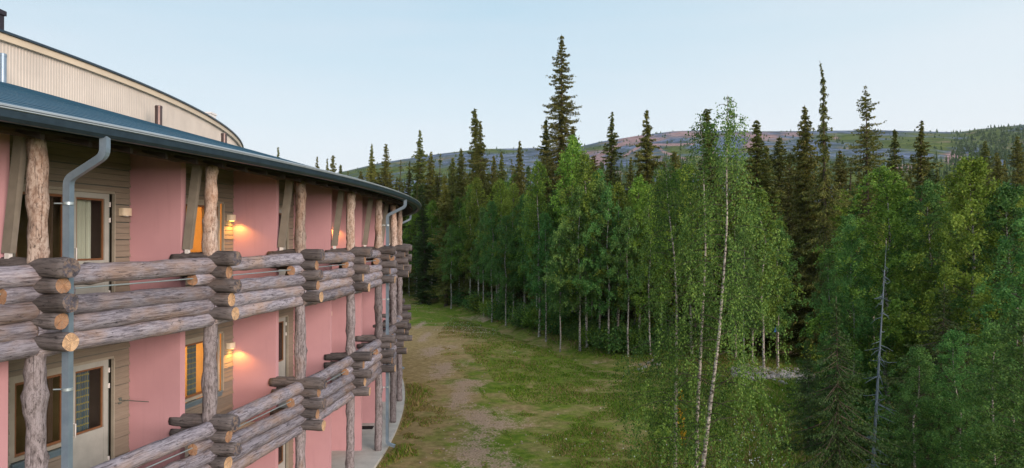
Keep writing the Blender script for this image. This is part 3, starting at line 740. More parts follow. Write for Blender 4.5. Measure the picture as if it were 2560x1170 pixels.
# bare red ground and worn tracks as seen on the fell, laid out in azimuth and height up the slope
SXp = 1280 + F * np.tan(AZ); SYp = 599 - F * (Hh - HC) / (HY + 1e-6)
red = np.zeros(HX.shape); green = np.zeros(HX.shape)
def blob(arr, x, y, wx, wy, amt=1): arr[:] = np.maximum(arr, amt * np.exp(-((SXp-x)/wx)**2 - ((SYp-y)/wy)**2))
def streak(arr, pts, w, amt=1): arr[:] = np.maximum(arr, amt * np.clip(1.4 - seg_dist(SXp, SYp * 1.0, pts) / w, 0, 1))
streak(red, [(1545, 361), (1620, 361), (1700, 361), (1735, 360)], 2.6); streak(red, [(1475, 400), (1545, 365), (1600, 340)], 6, .9)
blob(red, 1600, 345, 60, 13, .8); blob(red, 1500, 400, 30, 20, .8); blob(red, 1700, 335, 60, 9, .5); streak(red, [(1560, 390), (1600, 365)], 3, .8)
blob(red, 1900, 340, 60, 9, .7); blob(red, 1980, 335, 50, 6, .6); blob(red, 1880, 360, 18, 12, .8); blob(red, 1780, 385, 14, 14, .8); blob(red, 2090, 345, 12, 10, .5)
blob(red, 2390, 395, 25, 20, .9); blob(red, 2250, 420, 40, 12, .8); blob(red, 1640, 400, 60, 12, .45); streak(red, [(1640, 362), (1660, 380), (1720, 400)], 3, .6)
blob(green, 2310, 358, 110, 22, 1); blob(green, 2120, 345, 80, 12, .8); blob(green, 1850, 420, 250, 30, .9); blob(green, 1700, 375, 40, 10, .8)
blob(green, 1500, 370, 60, 6, .6); blob(green, 1250, 378, 120, 6, .5); blob(green, 2500, 345, 120, 30, .8); blob(green, 2300, 440, 300, 40, .9); blob(green, 1000, 430, 200, 20, .6)
def hill_mat():
    m, n, b = new_mat('fell'); t = coords(n); a = N(n, 'Attribute', attribute_name='bare'); g = N(n, 'Attribute', attribute_name='heath')
    n1 = noise(n, t, .012, 6, .65); n2 = noise(n, t, .05, 5, .7); n3 = noise(n, t, .16, 3, .7)
    col = ramp(n, [(.32, (.045, .060, .055)), (.5, (.105, .145, .22)), (.66, (.185, .225, .33))], n2)
    gr = ramp(n, [(.35, (.035, .065, .02)), (.65, (.12, .15, .035))], n2)
    def add(x_, y_, k):
        mm = N(n, 'Math', operation='MULTIPLY_ADD'); n.links.new(y_, mm.inputs[0]); mm.inputs[1].default_value = k; n.links.new(x_, mm.inputs[2]); return mm.outputs[0]
    n4 = noise(n, t, .022, 6, .75)
    col = mixc(n, col, (.030, .050, .055), ramp(n, [(.50, (0, 0, 0)), (.60, (.8, .8, .8))], n4))
    col = mixc(n, col, gr, ramp(n, [(.52, (0, 0, 0)), (.70, (1, 1, 1))], add(n1, g.outputs['Fac'], .45)))
    col = mixc(n, col, ramp(n, [(.35, (.19, .12, .12)), (.65, (.40, .27, .26))], n2), ramp(n, [(.58, (0, 0, 0)), (.80, (1, 1, 1))], add(n1, a.outputs['Fac'], .5)))
    col = mixc(n, col, (.02, .04, .018), ramp(n, [(.56, (0, 0, 0)), (.64, (.75, .75, .75))], n3))
    n.links.new(col, b.inputs['Base Color']); b.inputs['Roughness'].default_value = 1; b.inputs['Specular IOR Level'].default_value = 0; return m
me = npmesh('hill', V, np.stack([q, q + 1, q + ny + 1, q + ny], -1)[:, ::-1], [hill_mat()], smooth=True)
for nm, arr in (('bare', red), ('heath', green)):
    a = me.attributes.new(nm, 'FLOAT', 'POINT'); a.data.foreach_set('value', arr.ravel().astype(np.float32))
tag(link(bpy.data.objects.new('hill', me)), kind='structure')

# distant scattered wood on the slopes and the right-hand ridge: one mass
def hill_h(azv, r):
    e_ = np.interp(azv, rx, re_); t = np.clip((r - 240) / (RID - 240), 0, 1); return e_ * RID * t ** 1.25 + HC * t - 2 * (1 - t)
rg = np.random.default_rng(21); cl = []
def far_tree(azv, r, h, w):
    cl.append((r * math.sin(azv), r * math.cos(azv), float(hill_h(azv, r)) - 2.5, h, w))
for k in range(2300):
    azv = rg.uniform(-.25, .68); r = 250 + 700 * rg.random() ** 1.1; far_tree(azv, r, rg.uniform(7, 15), rg.uniform(1.5, 3))
for k in range(620):
    azv = math.atan((rg.uniform(2380, 2800) - 1280) / F); r = rg.uniform(900, 1500); far_tree(azv, r, rg.uniform(5, 9), rg.uniform(2.2, 4.2))
for k in range(500):
    azv = math.atan((rg.uniform(880, 2700) - 1280) / F); r = rg.uniform(1100, 1530); far_tree(azv, r, rg.uniform(3, 8), rg.uniform(2, 4))
vv = []; ff = []
for (x, y, z, h, w) in cl:
    n0 = 0; nl = 7
    for l in range(nl):
        for c in range(3):
            an = rg.uniform(0, 6.28); zz = z + h * (l / nl); ww = w * (1 - l / nl * .85) * rg.uniform(.6, 1.2)
            b = len(vv); dx, dy = math.cos(an) * ww, math.sin(an) * ww
            vv += [(x - dx, y - dy, zz), (x + dx, y + dy, zz + rg.uniform(-.5, .5)), (x + rg.uniform(-.3, .3), y, zz + h / nl * 2.0)]; ff.append((b, b+1, b+2))
me = npmesh('distant_wood', np.array(vv), np.array(ff), [L_dark]); o = link(bpy.data.objects.new('distant_wood', me))
tag(o, 'far-off scattered conifers covering the lower slopes of the fell', 'woodland', kind='stuff')

# ------------------------------------------------------------------ trees
def leaf_quads(C, D, size, rg, aspect=.7):
    """C centres (n,3), D preferred long axis (n,3) -> quads"""
    n = len(C); s = size * rg.uniform(.65, 1.35, (n, 1)); rv = rg.normal(size=(n, 3))
    D = D + rv * .55; D /= np.linalg.norm(D, axis=1, keepdims=True) + 1e-9
    B = np.cross(D, rg.normal(size=(n, 3))); B /= np.linalg.norm(B, axis=1, keepdims=True) + 1e-9
    a = C + D * s * .5; c = C - D * s * .5; m = C + B * s * .5 * aspect; m2 = C - B * s * .5 * aspect
    V = np.stack([a, m, c, m2], 1).reshape(-1, 3); q = np.arange(n)[:, None] * 4 + np.arange(4)[None]; return V, q
def birch_tree(seed, H, cr_, base, nb, leaf, per, mat, trunk=None, tr=.09, hang=.5, name='birch', flat=1.0, asc=(.5, 1.1), low=0):
    rs = random.Random(seed); rg = np.random.default_rng(seed)
    tp = trunk or [(H * .006 * rs.uniform(-1, 1) * k ** .5 * 1.5, H * .006 * rs.uniform(-1, 1) * k ** .5, H * k / 7) for k in range(8)]
    tz = np.array([p[2] for p in tp]); tx = np.array([p[0] for p in tp]); ty = np.array([p[1] for p in tp])
    mb = MB(); NT = 22; pts = []; rad = []
    for k in range(NT + 1):
        z = tz[0] + (H - tz[0]) * k / NT; pts.append((np.interp(z, tz, tx), np.interp(z, tz, ty), z)); rad.append(tr * (1 - (k / NT) ** 1.1 * .93) * (1.25 if k == 0 else 1))
    mb.tube(pts, rad, 8)
    CC = []; DD = []
    for b in range(nb):
        u = (b + rs.random()) / nb; z = H * (base + (1 - base) * u ** .95)
        prof = (math.sin(math.pi * min(1, (u * .86 + .14)) ** .75) ** .75) * (1 - .25 * u)
        if low and u < .25: prof *= low
        L = cr_ * prof * rs.uniform(.55, 1.2) + .12; an = b * 2.39996 + rs.uniform(-.5, .5); up = rs.uniform(*asc) * (1 + .3 * u)
        p = np.array([np.interp(z, tz, tx), np.interp(z, tz, ty), z]); dirn = np.array([math.cos(an), math.sin(an), up]); dirn /= np.linalg.norm(dirn)
        ns = 6; q = [tuple(p)]
        for k in range(ns):
            dirn = dirn + np.array([rs.uniform(-.12, .12), rs.uniform(-.12, .12), -.16 * hang - .05]); dirn /= np.linalg.norm(dirn)
            p = p + dirn * L / ns * 1.15; q.append(tuple(p))
        mb.tube(q, [max(.003, tr * .17 * (1 - k / (ns + 1))) for k in range(ns + 1)], 4, mi=1, caps=False)
        ntw = max(4, int(L * 3.6)); qa = np.array(q)
        for k in range(ntw):
            s_ = rs.uniform(.18, 1) ** .8 * ns; k0 = min(ns - 1, int(s_)); bp = qa[k0] + (qa[k0 + 1] - qa[k0]) * (s_ - k0)
            tl = rs.uniform(.25, .8) * (.5 + hang) * (.5 + .5 * L / cr_)
            side = np.array([math.cos(an) * .3 + rs.uniform(-.9, .9), math.sin(an) * .3 + rs.uniform(-.9, .9), rs.uniform(-.9, .5) - hang * .6])
            side /= np.linalg.norm(side); nlf = int(per * 1.35 * tl * rs.uniform(.3, 1.5)) + 1
            tt = rg.random((nlf, 1)) ** .8; drop = np.array([0, 0, -1.0]) * hang
            c = bp + side * tl * tt * .75 + drop * tl * tt * tt + rg.normal(size=(nlf, 3)) * leaf * .85
            CC.append(c); DD.append(np.tile(side * .5 + drop, (nlf, 1)))
    C = np.concatenate(CC); D = np.concatenate(DD); keep = C[:, 2] > .25; C, D = C[keep], D[keep]
    V, q = leaf_quads(C, D, leaf, rg, .75)
    return mb.mesh(name + '_trunk', [M_bbark, M_limb]), npmesh(name + '_crown', V, q, [mat])
def spruce_tree(seed, H, cr_, mat, clump=.12, base=.04, dens=2.1, spire=1.0, droop=.35, gap=.35, bark=None, step=.28, prof=None, hook=0, longs=(), thin=1.0):
    rs = random.Random(seed); rg = np.random.default_rng(seed)
    mb = MB(); lean = (rs.uniform(-.01, .01), rs.uniform(-.01, .01)); bx, by = rs.uniform(-.012, .012), rs.uniform(-.012, .012)
    def ax(z): return np.array([lean[0] * z + bx * H * math.sin(z / H * 5) - hook * max(0, 1 - (H - z) / 1.6) ** 2, lean[1] * z + by * H * math.sin(z / H * 4), z])
    NT = 28; mb.tube([tuple(ax(H * k / NT)) for k in range(NT + 1)], [max(.012, .0115 * H * (1 - k / NT * .97)) for k in range(NT + 1)], 7)
    CC = []; DD = []; z = H * base; an = 0; hole = rs.uniform(0, 50)
    def bough(o_, an, L, dz_, full=1.0):
        dr_ = np.array([math.cos(an), math.sin(an), dz_]); n_ = max(5, int(L * 34 * dens * (.20 / clump) ** 1.2 * full))
        t_ = rg.random((n_, 1)) ** .8; sag = -droop * L * (t_ - .25 * t_ ** 2) * .35 + .16 * L * t_ ** 4
        side = np.array([-math.sin(an), math.cos(an), 0]); wd = (.24 * L * (1 - t_ * .75) + .02)
        # side sprays: foliage gathers on a few twigs instead of filling the bough
        ntw = max(3, int(L * 7)); tk = rs_arr = rg.random(ntw); kx = rg.integers(0, ntw, n_); sgn = np.where(rg.random(n_) < .5, -1, 1)[:, None]
        along_ = np.clip(tk[kx][:, None] + rg.normal(size=(n_, 1)) * .035, .03, 1); mix_ = rg.random((n_, 1)) < .62
        t_ = np.where(mix_, along_, t_); sd = sgn * rg.random((n_, 1)) * wd * 1.1 * np.where(mix_, 1, .35)
        t_ = np.clip(t_ + np.abs(sd) * .5 / max(L, .2), 0, 1.05)
        sag = -droop * L * (t_ - .25 * t_ ** 2) * .35 + .16 * L * t_ ** 4
        c = o_ + dr_ * L * t_ + np.array([0, 0, 1.0]) * (sag - np.abs(sd) * .3 - rg.random((n_, 1)) ** 2 * clump * 1.5 * (.3 + droop)) + side * sd
        CC.append(c); DD.append(np.tile(dr_ * .8 + np.array([0, 0, -.45 - droop * .5]), (n_, 1)) + side * np.sign(sd) * .6)
        if L > .4: mb.tube([tuple(o_), tuple(o_ + dr_ * L * .5 + np.array([0, 0, -droop * L * .14])), tuple(o_ + dr_ * L * .92 + np.array([0, 0, -droop * L * .2]))], [.010 + .008 * L, .009, .004], 3, caps=False)
    while z < H - .10:
        u = z / H; nbr = 6 if u < .8 else 5
        if prof: w = prof(H - z) * min(1, .5 + z / H * 2.5)
        else: w = max(.09, cr_ * min(1.0, (1.03 - u) ** (.78 * spire) * 1.25) * (.55 + .45 * min(1, u / .18)))
        mod = 1 + gap * mnoise.noise(Vector((z * .8, hole, 0))) * 1.6
        for k in range(nbr):
            an += 6.2832 / nbr + rs.uniform(-.35, .35)
            L = w * mod * rs.uniform(.5, 1.12) * (1.4 if rs.random() < .07 else 1) * (1 + .25 * mnoise.noise(Vector((math.cos(an) * 1.5, math.sin(an) * 1.5, z * .5 + hole))))
            if rs.random() < .12 * gap * 2: continue
            bough(ax(z + rs.uniform(-.1, .1)), an, L, .45 * (u - .55) - droop * .5, thin)
        z += step * rs.uniform(.7, 1.25) * (.55 + .45 * (1 - u))
    for (dtop, an_, L) in longs: bough(ax(H - dtop), an_, L, .12, .45)
    C = np.concatenate(CC); D = np.concatenate(DD); V, q = leaf_quads(C, D, clump * 1.35, rg, .34)
    return mb.mesh('spruce_trunk', bark or M_sbark), npmesh('spruce_crown', V, q, [mat])

def put(name, meshes, x, y, sx, sz, rz, label, cat, group, zoff=0):
    z = float(ground_z(x, y)) - .05 + zoff
    t = empty(name, (x, y, z), None, rz); t.scale = (sx, sx, sz)
    inst('trunk', meshes[0], t); inst('crown', meshes[1], t)
    tag(t, label, cat, group); return t
def top_z(py, Z): return HC + (599 - py) * Z / F

SP = [spruce_tree(300, 20, 1.75, L_spruce, gap=.5, spire=.95), spruce_tree(301, 20, 1.35, L_spruce, gap=.7, spire=.9, droop=.5),
      spruce_tree(302, 20, 2.1, L_spruce, gap=.4, spire=1.0), spruce_tree(303, 20, 1.1, L_spruce, gap=.6, spire=.8, droop=.6),
      spruce_tree(304, 20, 1.9, L_spruce, gap=.35, spire=1.1), spruce_tree(305, 20, 2.5, L_spruce, gap=.5, spire=1.35, droop=.5, step=.36),
      spruce_tree(306, 20, 1.5, L_spruce, gap=.95, spire=1.0, droop=.3, dens=1.3, step=.4), spruce_tree(307, 20, 2.2, L_spruce, gap=.3, spire=1.15, droop=.6)]
SPD = [spruce_tree(310, 20, 1.8, L_dark, gap=.4), spruce_tree(311, 20, 1.4, L_dark, gap=.6, spire=.85)]
S_TALL = spruce_tree(320, 24, 1.5, L_spruce, .11, gap=.45, dens=1.5, droop=.45, prof=lambda d: min(1.95, .10 + .34 * d ** .72), longs=((9.7, 3.1, 2.3), (5.2, 0.1, 1.35), (11.2, .3, 1.9), (8.1, 3.4, 1.7)))
S_THIN = spruce_tree(321, 18, 1.0, L_spruce, .10, gap=.75, dens=1.5, droop=.75, hook=.22, prof=lambda d: .06 + .087 * d if d < 6.5 else min(1.5, .63 + .22 * (d - 6.5)))
S_LOP = spruce_tree(322, 18, 1.2, L_spruce, .11, gap=.7, dens=1.15, droop=.35, step=.36, prof=lambda d: min(1.6, .14 + .27 * d ** .85), longs=((2.6, .05, 1.35), (4.1, 0, 1.1), (4.6, .1, 1.7), (5.0, 3.2, 1.5), (3.3, 3.0, 1.0)))
BI = [birch_tree(400 + k, 12, c, b, nb, .105, 62, m, hang=h) for k, (c, b, nb, m, h) in enumerate((
      (2.0, .26, 90, L_birch, .45), (1.75, .32, 80, L_teal, .5), (2.3, .22, 96, L_teal, .4), (1.8, .30, 80, L_yell, .55), (2.1, .24, 90, L_birch, .4), (1.5, .38, 66, L_birch, .6)))]

landmarks = [(697, "the far left treetop above the roof"), (1045, "the roof's far tip"), (1187, 'the pointed twin-topped spruce'), (1405, 'the tallest spruce'), (1616, 'the slim spruce before the red slope'),
             (1822, 'the near birch clump'), (2062, 'the needle-thin spruce'), (2165, 'the lopsided tall spruce'), (2305, 'the broad dark spruce'), (2440, 'the big birch crown at right')]
ORD = ['first', 'second', 'third', 'fourth', 'fifth', 'sixth', 'seventh', 'eighth', 'ninth', 'tenth', 'eleventh', 'twelfth', 'thirteenth', 'fourteenth', 'fifteenth', 'sixteenth', 'seventeenth', 'eighteenth', 'nineteenth', 'twentieth',
       'twenty-first', 'twenty-second', 'twenty-third', 'twenty-fourth', 'twenty-fifth', 'twenty-sixth', 'twenty-seventh', 'twenty-eighth', 'twenty-ninth', 'thirtieth']
pending = []
def later(t, px, desc): pending.append((px, desc, t))
def name_rest():
    cnt = {}
    for px, desc, t in sorted(pending, key=lambda a: a[0]):
        lm = [l for l in landmarks if l[0] <= px] or [landmarks[0]]; lm = lm[-1]; k = cnt.get((lm[0], desc), 0); cnt[(lm[0], desc)] = k + 1
        t['label'] = '%s %s right of %s' % (ORD[min(k, 29)], desc, lm[1])

# named spruces that break the skyline: (px, top py, distance, variant, width factor, label)
spr = [
 (697, 365, 80, 1, .8, 'small lone spruce tip poking above the blue roof at left'),
 (792, 388, 84, 1, .75, 'spruce tip above the roof left of the paired tips'),
 (819, 393, 86, 1, .6, 'left tip of the spruce pair above the roof'),
 (831, 386, 86, 3, .9, 'right tip of the spruce pair above the roof'),
 (929, 356, 76, 7, .8, 'left spruce of the pair standing above the far roof end'),
 (959, 357, 75, 0, .9, 'right spruce of the pair standing above the far roof end'),
 (1050, 332, 68, 1, 1.2, 'tall lone spruce just right of the roof tip, above its neighbours'),
 (1186, 279, 62, 3, 1.2, 'taller of the twin-topped spruces left of centre'),
 (1204, 310, 63, 1, 1.0, 'shorter of the twin-topped spruces left of centre'),
 (1298, 360, 60, 7, .65, 'dark pointed spruce halfway between twin-topped and tallest spruces'),
 (1404, 98, 56, 0, 1.05, 'tallest spruce in view, rising high into the sky at centre'),
 (1374, 310, 55, 4, .8, 'spruce leaning against the left side of the tallest spruce'),
 (1424, 330, 57, 4, .75, 'spruce tucked against the right side of the tallest spruce'),
 (1532, 293, 54, 5, .95, 'thin-topped spruce with a bare tip before the red slope'),
 (1616, 288, 52, 1, 1.0, 'slim dark spruce standing out before the red slope'),
 (1765, 262, 44, 3, 1.1, 'spruce tip standing behind the near birch tops'),
 (1888, 285, 46, 0, .95, 'spruce with a thin tip just right of the near birches'),
 (1912, 350, 47, 4, .8, 'blunt spruce hugging the right of the thin-tipped one'),
 (2016, 257, 44, 7, .85, 'spruce just left of the needle-thin spruce'),
 (2062, 148, 42, 3, 1.15, 'needle-thin bent-topped spruce, second tallest at right'),
 (2165, 205, 45, 1, 1.5, 'lopsided tall spruce with a long branch sticking right'),
 (2230, 330, 66, 4, .9, 'hazy spruce behind the big round birch'),
 (2305, 297, 48, 5, 1.0, 'broad dark spruce rising between the big birch crowns')]
rzr = random.Random(3)
def behind(px, Z):
    if px > 1720: return Z
    return max(Z, float(np.interp(px, [1040, 1079, 1148, 1198, 1248, 1347, 1450, 1640], [95, 90, 82, 76, 68, 58, 52, 50])) + 2)
for (px, py, Z, v, wf, lab) in spr:
    Z = behind(px, Z)
    H = top_z(py, Z); own = {98: (S_TALL, 24), 148: (S_THIN, 18), 205: (S_LOP, 18)}.get(py)
    if own: put('spruce', own[0], W(px, Z), Z, 1.0, H / own[1], 0, lab, 'spruce', 'spruces of the wood')
    else: put('spruce', SP[v], W(px, Z), Z, wf * 1.28, H / 20, rzr.uniform(0, 6.28), lab, 'spruce', 'spruces of the wood')
# unnamed spruces seen between them
mid = [(998, 398, 78), (1022, 402, 80), (1076, 385, 74), (1101, 390, 76), (1130, 400, 80), (1154, 378, 72), (1237, 398, 78), (1257, 388, 75), (1283, 408, 80), (1481, 402, 62), (1571, 408, 66),
       (1654, 466, 60), (1676, 392, 62), (1700, 402, 66), (1943, 352, 62), (1971, 382, 56), (1845, 400, 50), (2105, 380, 60), (2122, 388, 52), (2190, 420, 48), (2262, 430, 58), (2345, 420, 62), (2400, 425, 74),
       (2460, 362, 86), (2490, 392, 78), (2545, 352, 70), (2520, 430, 60), (852, 410, 88), (870, 425, 88), (900, 425, 90), (945, 430, 85), (975, 430, 82), (1330, 430, 70), (1345, 440, 66), (1500, 455, 58), (1590, 450, 60), (1725, 440, 52)]
for k, (px, py, Z) in enumerate(mid):
    Z = behind(px, Z)
    v = rzr.choice((0, 1, 2, 4, 5, 6, 7)); t = put('spruce', SP[v], W(px, Z), Z, rzr.uniform(1.0, 1.4), top_z(py, Z) / 20, rzr.uniform(0, 6.28), '', 'spruce', 'spruces of the wood'); later(t, px, 'mid-height spruce to the')
for k in range(115):
    px = 860 + (2700 - 860) * (k + rzr.random()) / 115; Z = rzr.uniform(72, 125); py = rzr.uniform(405, 475) + (15 if px < 1300 else 0)
    t = put('spruce', (SP + SPD)[rzr.randrange(10)], W(px, Z), Z, rzr.uniform(.8, 1.15), top_z(py, Z) / 20, rzr.uniform(0, 6.28), '', 'spruce', 'spruces deep in the wood'); later(t, px, 'deep-wood spruce to the')

# birches along the edge: (px, base distance, top py, variant)
edge = [(1024, 92, 545, 1), (1040, 90, 520, 3), (1052, 88, 560, 1), (1079, 86, 505, 3), (1112, 82, 540, 1), (1148, 78, 500, 4), (1176, 74, 470, 0), (1198, 71, 452, 0), (1230, 63, 500, 1), (1248, 64, 455, 5),
        (1282, 62, 470, 4), (1310, 60, 500, 2), (1348, 53, 405, 5), (1340, 56, 480, 1), (1390, 54, 490, 2), (1432, 52, 358, 3), (1450, 46.5, 470, 2), (1468, 47, 395, 0), (1497, 47, 460, 1), (1522, 45, 480, 2), (1548, 46, 470, 4),
        (1570, 44, 520, 1), (1597, 46, 455, 5), (1625, 44, 470, 0), (1655, 46, 440, 3), (1690, 45, 430, 4), (1730, 44, 410, 0), (1770, 47, 430, 3), (1840, 44, 480, 4), (1880, 42, 500, 2), (1910, 38, 470, 0), (1945, 40, 545, 2), (1860, 36, 560, 1),
        (1400, 47, 560, 1), (1365, 51, 530, 2), (1210, 67, 520, 1), (1265, 60, 540, 2), (1160, 80, 545, 2), (1100, 90, 570, 2), (1128, 76, 560, 1)]
for (px, Z, py, v) in edge:
    H = top_z(py, Z); t = put('birch', BI[v], W(px, Z), Z, H / 12 * rzr.uniform(.85, 1.1), H / 12, rzr.uniform(0, 6.28), '', 'birch', 'birches along the wood edge'); later(t, px, 'edge birch to the')
for k in range(120):
    px = 1020 + (2600 - 1020) * ((k + rzr.random()) / 120) ** 1.15
    Z = float(np.interp(px, [1020, 1079, 1148, 1198, 1248, 1347, 1450, 1640, 1900], [98, 88, 80, 74, 66, 55, 49, 47, 46])) + rzr.uniform(1, 16) if px < 1900 else rzr.uniform(40, 70)
    if 1935 < px < 2085: continue
    py = rzr.uniform(440, 560); H = top_z(py, Z); t = put('birch', BI[rzr.randrange(6)], W(px, Z), Z, H / 12 * rzr.uniform(.9, 1.25), H / 12, rzr.uniform(0, 6.28), '', 'birch', 'birches inside the wood'); later(t, px, 'inner birch to the')

# near birches with drooping twigs
def near_birch(pxs, Z, H_py, seed, cr_, base, nb, label, mat=L_near, leaf=.05, hang=1.0, per=66, low=0, tr=.062):
    x0 = W(pxs[0][0], Z); gz = float(ground_z(x0, Z)); H = top_z(H_py, Z) - gz
    tp = [(W(px, Z) - x0, 0, max(0, HC + (599 - py) * Z / F - gz)) for (px, py) in pxs]
    m = birch_tree(seed, H, cr_, base, nb, leaf, per, mat, trunk=tp, tr=tr, hang=hang, low=low, asc=(.2, .9))
    t = empty('birch', (x0, Z, gz)); inst('trunk', m[0], t); inst('crown', m[1], t); tag(t, label, 'birch', 'birches standing near in the meadow'); return t
nb1 = near_birch([(1686, 1340), (1687, 1170), (1690, 900), (1692, 760), (1686, 640), (1676, 560), (1668, 480), (1664, 400)], 18.5, 395, 501, 1.45, .20, 74, 'leftmost near birch, its pale straight trunk beside hanging yellow leaves')
near_birch([(1736, 1340), (1742, 1050), (1750, 900), (1756, 780), (1764, 640), (1762, 520), (1758, 400), (1752, 300)], 18, 290, 502, 1.05, .30, 50, 'middle near birch of three, pale trunk with a slight curve')
near_birch([(1730, 1330), (1756, 1170), (1775, 1010), (1796, 850), (1808, 700), (1818, 560), (1817, 420), (1820, 300)], 17, 236, 503, 1.65, .14, 96, 'rightmost near birch, tallest of three, trunk leaning left at its foot', low=1.2)
rg = np.random.default_rng(77); c = np.array([(W(rg.normal(1703, 5), 18.2) - nb1.location.x, -.3 + rg.normal() * .08, top_z(y, 18.2) - nb1.location.z) for y in rg.uniform(975, 1110, 130)])
V, q = leaf_quads(c, np.tile([0, 0, -1.0], (len(c), 1)), .07, rg); inst('yellow_foliage', npmesh('yellow_foliage', V, q, [L_gold]), nb1)

# right-hand near crowns
RB = [birch_tree(520, 10, 2.1, .10, 130, .075, 95, L_birch, hang=.45, tr=.08), birch_tree(521, 10, 2.4, .06, 140, .078, 95, L_teal, hang=.3, tr=.08), birch_tree(522, 10, 2.2, .12, 130, .075, 95, L_yell, hang=.5, tr=.08)]
right = [(2215, 27, 414, 0, 1.2, 'round pale green birch crown just right of the needle-thin spruce'),
         (2130, 27, 560, 1, .7, 'low dark birch left of the round pale green crown'),
         (2330, 26, 450, 1, .95, 'dark green birch between the two large right-hand crowns'),
         (2425, 24, 388, 2, 1.15, 'large light yellowish green birch crown near the right edge'),
         (2385, 28, 430, 0, .8, 'green birch just behind the large yellowish one at right'),
         (2530, 23, 455, 1, .95, 'dark leafy birch cut by the right edge of the view'),
         (2590, 20, 520, 1, .9, 'leafy birch mostly beyond the right edge'),
         (2480, 17, 800, 1, .75, 'low bushy dark birch in the bottom right corner'),
         (2570, 15.5, 760, 1, .75, 'bushy dark birch at the bottom right edge'),
         (2290, 19, 860, 1, .7, 'low dark bushy birch right of the dead spruce'),
         (2390, 19, 820, 1, .7, 'second low bushy birch right of the dead spruce'),
         (2075, 30, 620, 1, .6, 'small green birch left beside the dark gap'),
         (2260, 30, 520, 1, .9, 'dark birch behind the dead spruce')]
for (px, Z, py, v, wf, lab) in right:
    H = top_z(py, Z); put('birch', RB[v], W(px, Z), Z, wf * (H / 10) ** .4, H / 10, rzr.uniform(0, 6.28), lab, 'birch', 'leafy birches at the right')
FS = spruce_tree(540, 8, 1.75, L_dark, .06, base=.06, dens=1.2, gap=.6, droop=.55, step=.24, spire=.9)
for (px, Z, py, wf, lab) in ((2092, 17, 725, .68, 'young dark spruce with drooping boughs near the bottom right'), (2020, 25, 850, .5, 'small dark spruce behind the young drooping one'), (2350, 21, 700, .9, 'dark spruce hidden among the right-hand birches')):
    H = top_z(py, Z); put('young_spruce', FS, W(px, Z), Z, wf, H / 8, rzr.uniform(0, 6.28), lab, 'spruce', 'young spruces near the meadow')
# dead spruce
Z = 18.5; x0 = W(2172, Z); gz = float(ground_z(x0, Z)); H = top_z(610, Z) - gz; tx = W(2216, Z) - x0
mb = MB(); mb.tube([(tx * (k / 10) ** 1.1, 0, H * k / 10) for k in range(11)], [.062 * (1 - k / 10.5) for k in range(11)], 9)
dead = empty('dead_spruce', (x0, Z, gz)); tag(dead, 'bare grey-blue dead spruce trunk with broken twigs at right', 'dead tree'); rs = random.Random(8)
for k in range(90):
    h = H * rs.uniform(.12, .95); an = rs.uniform(0, 6.28); L = rs.uniform(.15, .75) * (1.15 - h / H); b = Vector((tx * (h / H) ** 1.1, 0, h)); dv = Vector((math.cos(an), math.sin(an), -.2))
    mb.tube([b, b + dv * L * .5 + Vector((0, 0, -.03)), b + dv * L + Vector((0, 0, rs.uniform(-.15, .05)))], [.012, .008, .004], 4, caps=False)
mb.build('trunk', M_dead, dead)
name_rest()

# shrubs under the wood edge
def shrub(seed, mat):
    rg = np.random.default_rng(seed); mb = MB(); CC = []; DD = []
    for k in range(26):
        an = rg.uniform(0, 6.28); el_ = rg.uniform(.3, 1.4); L = rg.uniform(.7, 1.6); dv = np.array([math.cos(an) * math.cos(el_), math.sin(an) * math.cos(el_), math.sin(el_)])
        mb.tube([(0, 0, 0), tuple(dv * L * .5), tuple(dv * L + np.array([0, 0, -.1]))], [.015, .01, .004], 3, caps=False)
        n = 75; t = rg.uniform(.15, 1, (n, 1)); CC.append(dv * L * t + rg.normal(size=(n, 3)) * .16 + np.array([0, 0, .1])); DD.append(rg.normal(size=(n, 3)))
    V, q = leaf_quads(np.concatenate(CC), np.concatenate(DD), .11, rg); V[:, 2] = np.maximum(V[:, 2], -.02)
    return mb.mesh('shrub_stems', M_sbark), npmesh('shrub_leaves', V, q, [mat])
SH = [shrub(600, L_teal), shrub(601, L_birch), shrub(602, L_teal)]
shr = []
for k in range(110):
    if k < 70:
        u = k / 69; px = 1060 + 640 * u + rzr.uniform(-8, 8); Z0 = float(np.interp(W(px, float(np.interp(px, [1040, 1347, 1450, 1640], [95, 53, 47, 43]))), ex, ey)); Z = Z0 + rzr.uniform(1.0, 5) if px < 1700 else 44
    else:
        px = rzr.uniform(1900, 2600); Z = rzr.uniform(22, 42)
        if px < 2070: Z = rzr.uniform(52, 60)
    x = W(px, Z); s_ = rzr.uniform(.7, 1.5); sh = SH[rzr.randrange(3)]
    t = empty('shrub', (x, Z, float(ground_z(x, Z)) - .03), None, rzr.uniform(0, 6.28)); t.scale = (s_ * 1.1, s_ * 1.1, s_)
    inst('stems', sh[0], t); inst('leaves', sh[1], t); tag(t, '', 'shrub', 'low shrubs in the shade of the wood'); shr.append((px, t))
pending.clear()
for px, t in shr: later(t, px, 'leafy undergrowth shrub to the')
name_rest()

